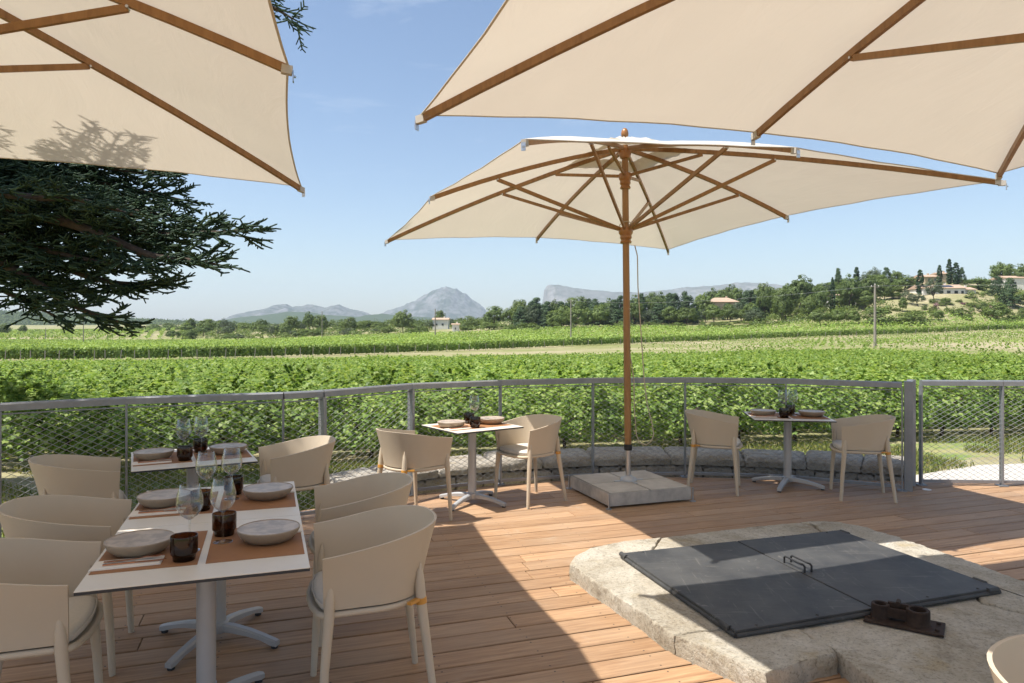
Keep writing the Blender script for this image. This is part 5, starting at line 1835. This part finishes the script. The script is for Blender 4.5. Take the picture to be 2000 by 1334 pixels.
# undergrowth that reads as one green mass
def scrub_mass(name, u0, u1, z0, z1, n, hmin, hmax, label, mats, skip=None, leaf=0.55):
    uu_ = rng.uniform(u0, u1, n); ZZ = rng.uniform(z0, z1, n)
    if skip is not None:
        kp_ = ~skip(uu_, ZZ)
        uu_, ZZ = uu_[kp_], ZZ[kp_]
    xs_ = (uu_ - 1000) / F * ZZ
    gg = ground(xs_, ZZ)
    hh_ = rng.uniform(hmin, hmax, len(xs_)) * rng.uniform(0.6, 1.0, len(xs_))
    per = 46
    d = rng.normal(0, 1, (len(xs_), per, 3)); d /= np.linalg.norm(d, axis=2, keepdims=True)
    d[:, :, 2] = np.abs(d[:, :, 2]) * 1.0 - 0.05
    rad = rng.uniform(0.7, 1.0, (len(xs_), per, 1))
    pos = np.stack([xs_, ZZ, gg], 1)[:, None, :] + d * rad * np.stack([hh_ * 0.85, hh_ * 0.85, hh_], 1)[:, None, :]
    nn = d + rng.normal(0, 0.35, d.shape)
    me_ = scatter(name, DIA_V, DIA_F, pos.reshape(-1, 3), nn.reshape(-1, 3), rng.uniform(leaf * 0.6, leaf * 1.3, pos.shape[0] * per), mats)
    tag(link(name, me_), label, 'scrub', kind='stuff')


scrub_mass('scrub', 345, 985, 305, 430, 620, 1.2, 4.2, 'green scrub covering the ground left of the farmhouse', M['broad_leaf'], lambda u, Z: ((u > 836) & (u < 904) & (Z < 346)))
scrub_mass('scrub_behind', 200, 1010, 430, 640, 420, 2.0, 6.0, 'darker scrub and low wood behind the left scrub', M['pine_leaf'], None, 0.9)
scrub_mass('hillside_undergrowth', 1455, 1745, 238, 300, 330, 1.2, 4.0, 'mixed green undergrowth between the hillside pines', M['broad_leaf'])
scrub_mass('belt_undergrowth', 1000, 1480, 276, 330, 330, 1.8, 5.0, 'dark undergrowth inside the tree belt', M['pine_leaf'], lambda u, Z: ((u > 1380) & (u < 1450) & (Z < 312)))
scrub_mass('hilltop_undergrowth', 1740, 2080, 292, 330, 200, 1.2, 3.2, 'green undergrowth along the hilltop behind the houses', M['pine_leaf'], lambda u, Z: ((u > 1800) & (u < 1866) & (Z < 316)) | ((u > 1960) & (Z < 300)))
scrub_mass('slope_undergrowth', 1890, 2080, 234, 280, 150, 0.7, 2.6, 'green bushes spread over the right end of the slope', M['broad_leaf'], None, 0.45)


# ------------------------------------------------------------------ houses
def house(name, u0, u1, vb, vt, Z, depth, wall, label, roofh=0.8, wins=(), hip=False, solar=False, roof=True, door=None):
    x0, x1 = (u0 - 1000) * Z / F, (u1 - 1000) * Z / F
    zt = EYE + (HOR - vt) * Z / F
    zb = EYE + (HOR - vb) * Z / F
    cx = (x0 + x1) / 2
    g = min(zb, gz(cx, Z), gz(x0, Z), gz(x1, Z)) - 0.3
    root = empty(name, (cx, Z, g), 0, label, 'house')
    hw = (x1 - x0) / 2
    H = zt - g
    MB().box((0, depth / 2, H / 2), (2 * hw, depth, H)).build('wall', wall, root)
    if roof:
        e = 0.45
        r_ = MB()
        a = [(-hw - e, -e, H), (hw + e, -e, H), (hw + e, depth + e, H), (-hw - e, depth + e, H)]
        ins = min(hw * 0.6, depth / 2) if hip else 0.0
        ridge = [(-hw - e + ins, depth / 2, H + roofh), (hw + e - ins, depth / 2, H + roofh)]
        V_ = a + ridge + [(p[0], p[1], p[2] + 0.12) for p in a]
        r_.add(V_, [(3, 2, 1, 0), (0, 1, 7, 6), (1, 2, 8, 7), (2, 3, 9, 8), (3, 0, 6, 9), (6, 7, 5, 4), (7, 8, 5), (8, 9, 4, 5), (9, 6, 4)])
        rf = r_.build('roof', M['roof_tile'], root)
        MB().box((hw * 0.4, depth * 0.55, H + roofh + 0.2), (0.6, 0.6, 1.0)).build('chimney', wall, rf)
        if solar:
            sl = roofh / (depth / 2 + e)
            for k in range(3):
                x = -hw * 0.1 + k * 1.9
                y_ = depth * 0.22
                z = H + 0.12 + (roofh - 0.12) * (y_ + e) / (depth / 2 + e) + 0.10
                MB().box((x, y_, z), (1.8, 2.6, 0.06), Matrix.Rotation(math.atan((roofh - 0.12) / (depth / 2 + e)), 3, 'X')).build('solar_panel', M['solar'], rf)
    for (fx, fz, w_, h_) in wins:
        f = MB().box((fx * hw, -0.03, fz * H), (w_ + 0.16, 0.08, h_ + 0.16)).build('window', M['wall_white'], root)
        MB().box((fx * hw, -0.075, fz * H), (w_, 0.03, h_)).build('pane', M['window_glass'], f)
    return root


house('white_villa', 1803, 1886, 581, 563, 262, 9, M['wall_white'], 'long white villa with tiled roof and solar panels on the hill', 1.6, ((-0.55, 0.6, 1.4, 1.1), (-0.15, 0.62, 1.4, 1.1), (0.2, 0.62, 1.3, 1.0), (0.55, 0.6, 1.3, 1.1), (0.85, 0.6, 0.9, 1.0)), False, True)
house('villa_wing', 1886, 1906, 582, 566, 263, 8, M['wall_white'], 'low right wing of the white villa with red tiles', 1.2, ((0.0, 0.55, 1.2, 1.0),))
house('hilltop_house', 1806, 1836, 562, 541, 298, 10, M['wall_cream'], 'sand coloured house with low roof behind the cypresses, left block', 1.2, ((-0.4, 0.75, 1.0, 1.2), (0.4, 0.75, 1.0, 1.2)))
house('hilltop_tower_house', 1838, 1862, 560, 535, 304, 8, M['wall_cream'], 'taller sand coloured house block behind the tallest cypress', 0.9, ((0.2, 0.8, 1.0, 1.2),))
house('white_hill_house', 1968, 2040, 566, 543, 285, 10, M['wall_white'], 'white house cut by the right photo edge', 1.2, ((-0.6, 0.6, 1.0, 1.0), (0.1, 0.6, 1.0, 1.0)))
house('glass_front_house', 1632, 1672, 592, 577, 262, 8, M['wall_white'], 'low house with dark glass front under the pines', 0.6, ((-0.5, 0.5, 2.6, 1.9), (0.4, 0.5, 3.0, 1.9)))
house('tile_roof_house', 1388, 1442, 612, 590, 296, 9, M['wall_cream'], 'cream house with broad tiled roof between the belt trees', 2.0, ((-0.6, 0.5, 1.1, 1.3), (0.1, 0.5, 1.1, 1.3)), True)
house('white_farmhouse', 845, 875, 634, 624.5, 345, 8, M['wall_white'], 'small white farmhouse with red roof in the left scrub', 1.0, ((-0.5, 0.55, 0.9, 0.9), (0.3, 0.55, 0.9, 0.9)))
house('white_shed', 883, 896, 645, 634, 300, 3, M['wall_white'], 'tiny white hut right of the utility pole near the umbrella pines', 0.5, ((0.0, 0.5, 0.5, 0.8),))


# ------------------------------------------------------------------ utility poles and lines
def pole(u, vt, vb, Z, label, r_=0.13, arm=True):
    x = (u - 1000) * Z / F
    g = gz(x, Z)
    h = EYE + (HOR - vt) * Z / F - g
    root = empty('utility_pole', (x, Z, g), 0, label, 'utility pole', 'utility poles across the fields')
    MB().tube([(0, 0, -0.3), (0, 0, h)], [r_ * 1.2, r_ * 0.8], 10).build('post', M['pole_wood'], root, 50)
    if arm:
        MB().bar((-0.55, 0, h - 0.25), (0.55, 0, h - 0.35), 0.08, 0.08).build('cross_arm', M['pole_wood'], root)
        for s in (-0.45, 0, 0.45):
            MB().lathe([(0.04, 0), (0.06, 0.04), (0.05, 0.12), (0.0, 0.16)], 8, (s, 0, h - 0.24 + (0.22 if s == 0 else 0))).build('insulator', M['wall_white'], root, 50)
    return Vector((x, Z, g + h - 0.15))


pa = pole(1709, 556, 680, 92, 'nearest utility pole, standing in front of the hillside houses', 0.16)
pb = pole(1115, 586, 655, 172, 'utility pole left of the parasol pole before the dark conifers', 0.15)
pc = pole(850, 603, 653, 236, 'grey utility pole beside the white farmhouse', 0.2, False)
pd = pole(629, 608, 653, 262, 'thin utility pole in front of the left scrub', 0.13)
pole(163, 618, 664, 250, 'utility pole below the fir boughs at left', 0.14)
pole(89, 640, 664, 300, 'short utility pole at far left of the striped field', 0.14, False)
for (a, b, sag, lb) in ((pa, pb, 1.2, 'thin power line between the nearest pole and the middle pole'), (pa, Vector((130, 96, 10.5)), 0.8, 'thin power line running right from the nearest pole')):
    pts = [a.lerp(b, i / 16) - Vector((0, 0, sag * 4 * (i / 16) * (1 - i / 16))) - a for i in range(17)]
    o = MB().tube(pts, 0.011, 4).build('power_line', M['wire'])
    o.location = a
    tag(o, lb, 'power line')

# ------------------------------------------------------------------ far hills and mountains
def mountain_mat(name, rock, rock2, green, tree_amt, zscale):
    m, nt, out = new_mat(name)
    b = nt.nodes.new('ShaderNodeBsdfPrincipled')
    b.inputs['Roughness'].default_value = 1.0
    b.inputs['Specular IOR Level'].default_value = 0.0
    vec = nodes_coord(nt, 'Object', (1, 1, 0.45))
    n1 = nodes_noise(nt, zscale, 8, 0.7, vec)
    n2 = nodes_noise(nt, zscale * 3, 6, 0.7, vec)
    r1 = nodes_ramp(nt, n2.outputs['Fac'], [(0.35, rock2), (0.65, rock)])
    k = nodes_ramp(nt, n1.outputs['Fac'], [(tree_amt - 0.06, 1.0), (tree_amt + 0.06, 0.0)])
    geo = nt.nodes.new('ShaderNodeNewGeometry')
    sx = nt.nodes.new('ShaderNodeSeparateXYZ')
    nt.links.new(geo.outputs['Normal'], sx.inputs[0])
    fl = nodes_ramp(nt, sx.outputs['Z'], [(0.93, 0.0), (1.0, 0.7)])
    mx0 = nt.nodes.new('ShaderNodeMath'); mx0.operation = 'MAXIMUM'
    nt.links.new(k.outputs['Color'], mx0.inputs[0]); nt.links.new(fl.outputs['Color'], mx0.inputs[1])
    mx = nt.nodes.new('ShaderNodeMixRGB')
    mx.inputs['Color2'].default_value = (*green, 1)
    nt.links.new(mx0.outputs[0], mx.inputs['Fac'])
    nt.links.new(r1.outputs['Color'], mx.inputs['Color1'])
    nt.links.new(mx.outputs['Color'], b.inputs['Base Color'])
    nt.links.new(b.outputs['BSDF'], out.inputs['Surface'])
    return m


def mountain(name, prof, D, depth, mat, label, cliff=1.0, amp=0.05, nx=220, ny=60, seed=0.0, back=1.0):
    """a ridge whose skyline runs through the given pixels at D metres; falls away to front and back"""
    us_ = np.linspace(prof[0][0], prof[-1][0], nx)
    vv = np.interp(us_, [p_[0] for p_ in prof], [p_[1] for p_ in prof])
    H = EYE + (HOR - vv) * D / F
    ts = np.linspace(-1, back, ny)
    V = []
    base = -20
    for j, t in enumerate(ts):
        for i, u in enumerate(us_):
            x = (u - 1000) * D / F
            y = D + t * depth
            a = abs(t)
            fall = (1 - a) ** cliff if t < 0 else (1 - a / max(back, 0.01)) ** 0.9
            n_ = mnoise.fractal(Vector((x / 260 + seed, y / 260, seed)), 0.9, 2.1, 7)
            rg = 1 - abs(mnoise.noise(Vector((x / 170 + seed * 2, y / 420, 3.1 + seed)))) * 2
            h = (H[i] - base) * fall
            z = base + h * (1 + amp * 3.2 * n_ * min(1, 5 * a)) + amp * 420 * rg * fall * min(1, 3 * a) * (H[i] - base) / 500.0
            z += (mnoise.noise(Vector((x / 60, y / 300, seed))) + 0.6 * mnoise.noise(Vector((x / 22, y / 200, seed)))) * amp * 0.85 * (H[i] - base) * fall
            V.append((x, y, z))
    V = np.array(V)
    i, j = np.meshgrid(np.arange(nx - 1), np.arange(ny - 1))
    Fc = np.stack([j * nx + i, j * nx + i + 1, (j + 1) * nx + i + 1, (j + 1) * nx + i], -1).reshape(-1, 4)
    me = np_mesh(name, V, Fc, mat)
    me.shade_smooth()
    return tag(link(name, me), label, 'mountain', kind='structure')


MT = mountain_mat('limestone_mountain', (0.23, 0.225, 0.215), (0.13, 0.125, 0.12), (0.045, 0.060, 0.040), 0.50, 0.012)
MT2 = mountain_mat('limestone_cliffs', (0.27, 0.26, 0.245), (0.16, 0.155, 0.145), (0.045, 0.060, 0.038), 0.42, 0.010)
MG = mountain_mat('wooded_hill', (0.085, 0.105, 0.05), (0.05, 0.07, 0.03), (0.045, 0.07, 0.025), 0.56, 0.02)
mountain('peak_mountain', [(690, 632), (745, 613), (765, 606), (800, 592), (832, 575), (850, 565), (862, 561.5), (878, 561), (892, 561.5), (899, 569), (912, 575), (922, 584), (938, 594), (948, 603), (956, 618), (962, 634)], 7600, 1500, MT, 'blue grey limestone peak on the horizon with a steep right side', 0.75, 0.045, 220, 70, 1.3)
mountain('ridge_mountain', [(440, 632), (470, 617), (500, 606), (525, 601), (540, 595), (552, 592), (562, 596), (572, 600), (585, 596), (610, 595), (625, 597), (640, 601), (652, 597), (662, 594), (672, 598), (682, 603), (695, 605), (706, 607), (722, 613), (745, 618), (780, 634)], 6500, 1000, MT, 'jagged blue grey ridge left of the peak', 0.7, 0.05, 220, 60, 4.1)
mountain('wooded_foothill', [(380, 640), (455, 624), (500, 616), (560, 609), (600, 608), (650, 615), (700, 618), (745, 612), (790, 616), (860, 622), (960, 634)], 4200, 900, MG, 'dark wooded foothill below the jagged ridge', 1.0, 0.06, 160, 40, 7.7)
mountain('cliff_plateau', [(1000, 634), (1050, 612), (1061, 596), (1063, 566), (1068, 558), (1078, 555), (1095, 558), (1120, 562), (1150, 566), (1200, 570), (1250, 571), (1300, 566), (1330, 561), (1390, 558), (1440, 552), (1490, 552), (1530, 558), (1600, 570), (1700, 600), (1780, 632)], 6200, 1300, MT2, 'long pale cliff plateau behind the dark tree belt', 0.42, 0.022, 260, 70, 9.2)
mountain('wooded_hill', [(-420, 612), (-200, 606), (-60, 608), (40, 612), (120, 615), (200, 621), (260, 626), (340, 630), (420, 634), (520, 640)], 1900, 420, MG, 'low wooded hill on the left horizon', 1.0, 0.05, 150, 40, 2.2)
# trees of the far wood on that hill, too far to tell apart
nw = 5200
uw = rng.uniform(-180, 470, nw)
tw = rng.uniform(0, 1, nw)
Dw = 1500 + 380 * tw
topz = EYE + (HOR - np.interp(uw, [-420, -200, -60, 40, 120, 200, 260, 340, 420, 520], [612, 606, 608, 612, 615, 621, 626, 630, 634, 640])) * 1900 / F
zz = topz * tw ** 0.8 + (1 - tw ** 0.8) * 4
xw = (uw - 1000) / F * Dw
cl = np.repeat(np.stack([xw, Dw, zz], 1), 7, axis=0)
cl += rng.normal(0, 1, cl.shape) * np.array([3.2, 3.2, 2.2]) + np.array([0, 0, 3])
me = scatter('far_wood', DIA_V, DIA_F, cl, np.stack([rng.normal(0, 0.6, len(cl)), rng.normal(-0.5, 0.5, len(cl)), rng.normal(0.5, 0.5, len(cl))], 1), rng.uniform(2.6, 5.0, len(cl)), M['pine_leaf'])
tag(link('far_wood', me), 'dark mixed wood covering the low hill on the left horizon', 'wood', kind='stuff')

# ------------------------------------------------------------------ fir tree at the left
def build_fir():
    root_p = Vector((-8.3, 8.2, gz(-8.3, 8.2) - 0.1))
    root = empty('fir_tree', root_p, 0, 'dark fir tree at the left with long drooping boughs', 'fir tree')
    tr = MB()
    tr.tube([(0, 0, 0), (0.02, 0, 1.2), (0.05, 0.05, 4), (0.0, 0.1, 8), (0.05, 0.05, 12.5)], [0.34, 0.27, 0.22, 0.15, 0.03], 14)
    tr.build('trunk', M['bark'], root, 60)
    rf = random.Random(4)
    seg_p, seg_d, seg_l, seg_r = [], [], [], []
    def shoot(p, d, l, r_):
        seg_p.append(p); seg_d.append(d); seg_l.append(l); seg_r.append(r_)
    def twig(p, d, l, depth_):
        """a needled twig with short side shoots in a loose fan"""
        n = max(2, int(l / 0.040))
        q = Vector(p); dd = Vector(d).normalized()
        step = l / n
        for i in range(n):
            dd = (dd + Vector((rf.uniform(-.10, .10), rf.uniform(-.10, .10), rf.uniform(-.06, .10)))).normalized()
            shoot(q.copy(), dd.copy(), step * 1.25, 0.0100)
            q = q + dd * step
            if depth_ > 0 and i > 0:
                for s in (-1, 1):
                    if rf.random() < 0.88:
                        side = dd.cross(Vector((0, 0, 1)))
                        if side.length < 0.05: side = Vector((1, 0, 0))
                        side.normalize()
                        sd_ = (dd * 0.75 + side * s * rf.uniform(0.5, 1.0) + Vector((0, 0, rf.uniform(-0.45, 0.45)))).normalized()
                        ll = rf.uniform(0.06, 0.16) * (1.15 - 0.5 * i / n)
                        if depth_ > 1 and rf.random() < 0.5:
                            twig(q, sd_, ll * 1.8, depth_ - 1)
                        else:
                            shoot(q.copy(), sd_, ll * 0.8, 0.0085)
    def bough(pts, wide, lat=0.062):
        pts = [Vector(p) - root_p for p in pts]
        # smooth path
        path = []
        for i in range(len(pts) - 1):
            p0 = pts[max(i - 1, 0)]; p1 = pts[i]; p2 = pts[i + 1]; p3 = pts[min(i + 2, len(pts) - 1)]
            for k in range(10):
                t = k / 10
                path.append(0.5 * ((2 * p1) + (p2 - p0) * t + (2 * p0 - 5 * p1 + 4 * p2 - p3) * t * t + (3 * p1 - p0 - 3 * p2 + p3) * t ** 3))
        path.append(pts[-1])
        n = len(path)
        b = MB()
        L = sum((path[i + 1] - path[i]).length for i in range(n - 1))
        b.tube(path, [0.055 * (1 - i / n) * min(1.4, L / 4) + 0.007 for i in range(n)], 7)
        bo = b.build('bough', M['bark'], root, 60)
        acc = 0.0
        s = 1
        walked = 0.0
        for i in range(1, n):
            d = path[i] - path[i - 1]
            walked += d.length
            acc += d.length
            while acc > lat:
                acc -= lat
                fr = walked / L
                if fr < 0.12: continue
                s = -s
                dd = d.normalized()
                side = dd.cross(Vector((0, 0, 1))).normalized()
                up = side.cross(dd)
                l = wide * (1.05 - fr) ** 0.65 * rf.uniform(0.55, 1.1) + 0.10
                dr = (dd * rf.uniform(0.55, 1.0) + side * s * rf.uniform(0.35, 1.0) + up * rf.uniform(-0.5, 0.45)).normalized()
                twig(path[i] - d * rf.random(), dr, l, 2)
        twig(path[-1], d, 0.22, 1)
        return bo
    tz = root_p.z
    T_ = lambda z: (-8.25, 8.2, z)
    bough([T_(5.0), P(-60, 330, 7.9), P(120, 410, 7.7), P(290, 455, 7.6), P(400, 455, 7.5), P(478, 449, 7.4)], 0.85)
    bough([T_(4.6), P(-40, 375, 7.4), P(150, 440, 7.2), P(290, 498, 7.1), P(380, 510, 7.05), P(432, 518, 7.0)], 0.75)
    bough([T_(4.0), P(-60, 455, 7.8), P(90, 510, 7.6), P(210, 550, 7.5), P(316, 552, 7.4)], 0.80)
    bough([T_(3.6), P(-80, 470, 7.4), P(50, 540, 7.2), P(150, 600, 7.1), P(232, 628, 7.0)], 0.65)
    bough([T_(3.5), P(-80, 520, 8.2), P(20, 575, 8.0), P(110, 618, 7.9)], 0.60)
    bough([T_(5.6), P(-60, 300, 8.6), P(150, 345, 8.5), P(270, 372, 8.4), P(355, 390, 8.3)], 0.85)
    bough([T_(5.8), P(-60, 270, 8.4), P(120, 310, 8.3), P(230, 330, 8.2), P(320, 342, 8.1)], 0.75)
    bough([T_(4.9), P(-120, 400, 9.0), P(60, 450, 8.9), P(200, 480, 8.8), P(330, 478, 8.7)], 0.8)
    bough([T_(4.5), P(-120, 330, 7.0), P(20, 380, 6.9), P(150, 390, 6.9), P(260, 420, 6.9)], 0.6)
    bough([T_(4.2), P(-120, 420, 7.5), P(30, 470, 7.3), P(140, 500, 7.2), P(240, 520, 7.2)], 0.75)
    bough([T_(5.3), P(-120, 320, 8.0), P(60, 360, 7.9), P(200, 400, 7.8), P(340, 422, 7.7)], 0.8)
    bough([T_(3.9), P(-120, 480, 8.6), P(0, 530, 8.4), P(120, 560, 8.3), P(200, 570, 8.2)], 0.7)
    bough([T_(8.2), P(-100, -160, 8.4), P(300, -60, 8.2), P(480, -10, 8.1), P(575, 38, 8.0)], 0.55)
    bough([T_(7.6), (-6.6, 7.0, 6.2), (-5.2, 5.9, 5.6), (-4.35, 5.15, 5.2), (-3.75, 4.75, 4.95)], 0.75)
    bough([T_(7.0), (-6.9, 6.6, 6.0), (-5.8, 5.4, 5.4), (-5.0, 4.6, 5.0), (-4.4, 4.3, 4.7)], 0.75)
    bough([T_(6.5), (-9.5, 6.8, 6.0), (-10.5, 5.2, 5.2)], 0.7)
    bough([T_(6.9), (-9.8, 9.5, 6.4), (-11.2, 10.5, 5.6)], 0.7)
    # needle-covered shoots: tapered four sided spikes
    n = len(seg_p)
    Pn = np.array([tuple(p) for p in seg_p]); Dn = np.array([tuple(d) for d in seg_d])
    ln = np.array(seg_l); rn = np.array(seg_r)
    z = Dn / np.linalg.norm(Dn, axis=1, keepdims=True)
    ref = np.where(np.abs(z[:, 2:3]) > 0.9, np.array([[1.0, 0, 0]]), np.array([[0, 0, 1.0]]))
    x = np.cross(ref, z); x /= np.linalg.norm(x, axis=1, keepdims=True)
    y = np.cross(z, x)
    ring = []
    for (f_, k_) in ((0.0, 0.95), (0.82, 0.85)):
        for a in (0, math.pi / 2, math.pi, 3 * math.pi / 2):
            ring.append(Pn + z * (ln * f_)[:, None] + (x * math.cos(a) + y * math.sin(a)) * (rn * k_)[:, None])
    ring.append(Pn + z * ln[:, None])
    V = np.stack(ring, 1)
    tf = np.array([(0, 1, 5), (0, 5, 4), (1, 2, 6), (1, 6, 5), (2, 3, 7), (2, 7, 6), (3, 0, 4), (3, 4, 7), (4, 5, 8), (5, 6, 8), (6, 7, 8), (7, 4, 8)])
    Fc = tf[None] + (np.arange(n) * 9)[:, None, None]
    me = np_mesh('needles', V.reshape(-1, 3), Fc.reshape(-1, 3), M['fir_leaf'])
    o = link('needles', me, root)
    o['kind'] = 'stuff'
    print('fir shoots', n)


build_fir()

# ------------------------------------------------------------------ haze of the valley air
hz = MB().box((0, 1300, 267), (17000, 17400, 590))
hm, nt, out = new_mat('valley_haze')
pv = nt.nodes.new('ShaderNodeVolumePrincipled')
pv.inputs['Color'].default_value = (0.79, 0.905, 1.0, 1)
pv.inputs['Density'].default_value = 1.0e-4
pv.inputs['Anisotropy'].default_value = 0.0
nt.links.new(pv.outputs['Volume'], out.inputs['Volume'])
hz_o = hz.build('haze', hm)
tag(hz_o, 'thin pale blue haze over the valley', 'haze', kind='stuff')
print('boards', n_boards, 'objects', len(sc.objects), 'far leaves', n2)
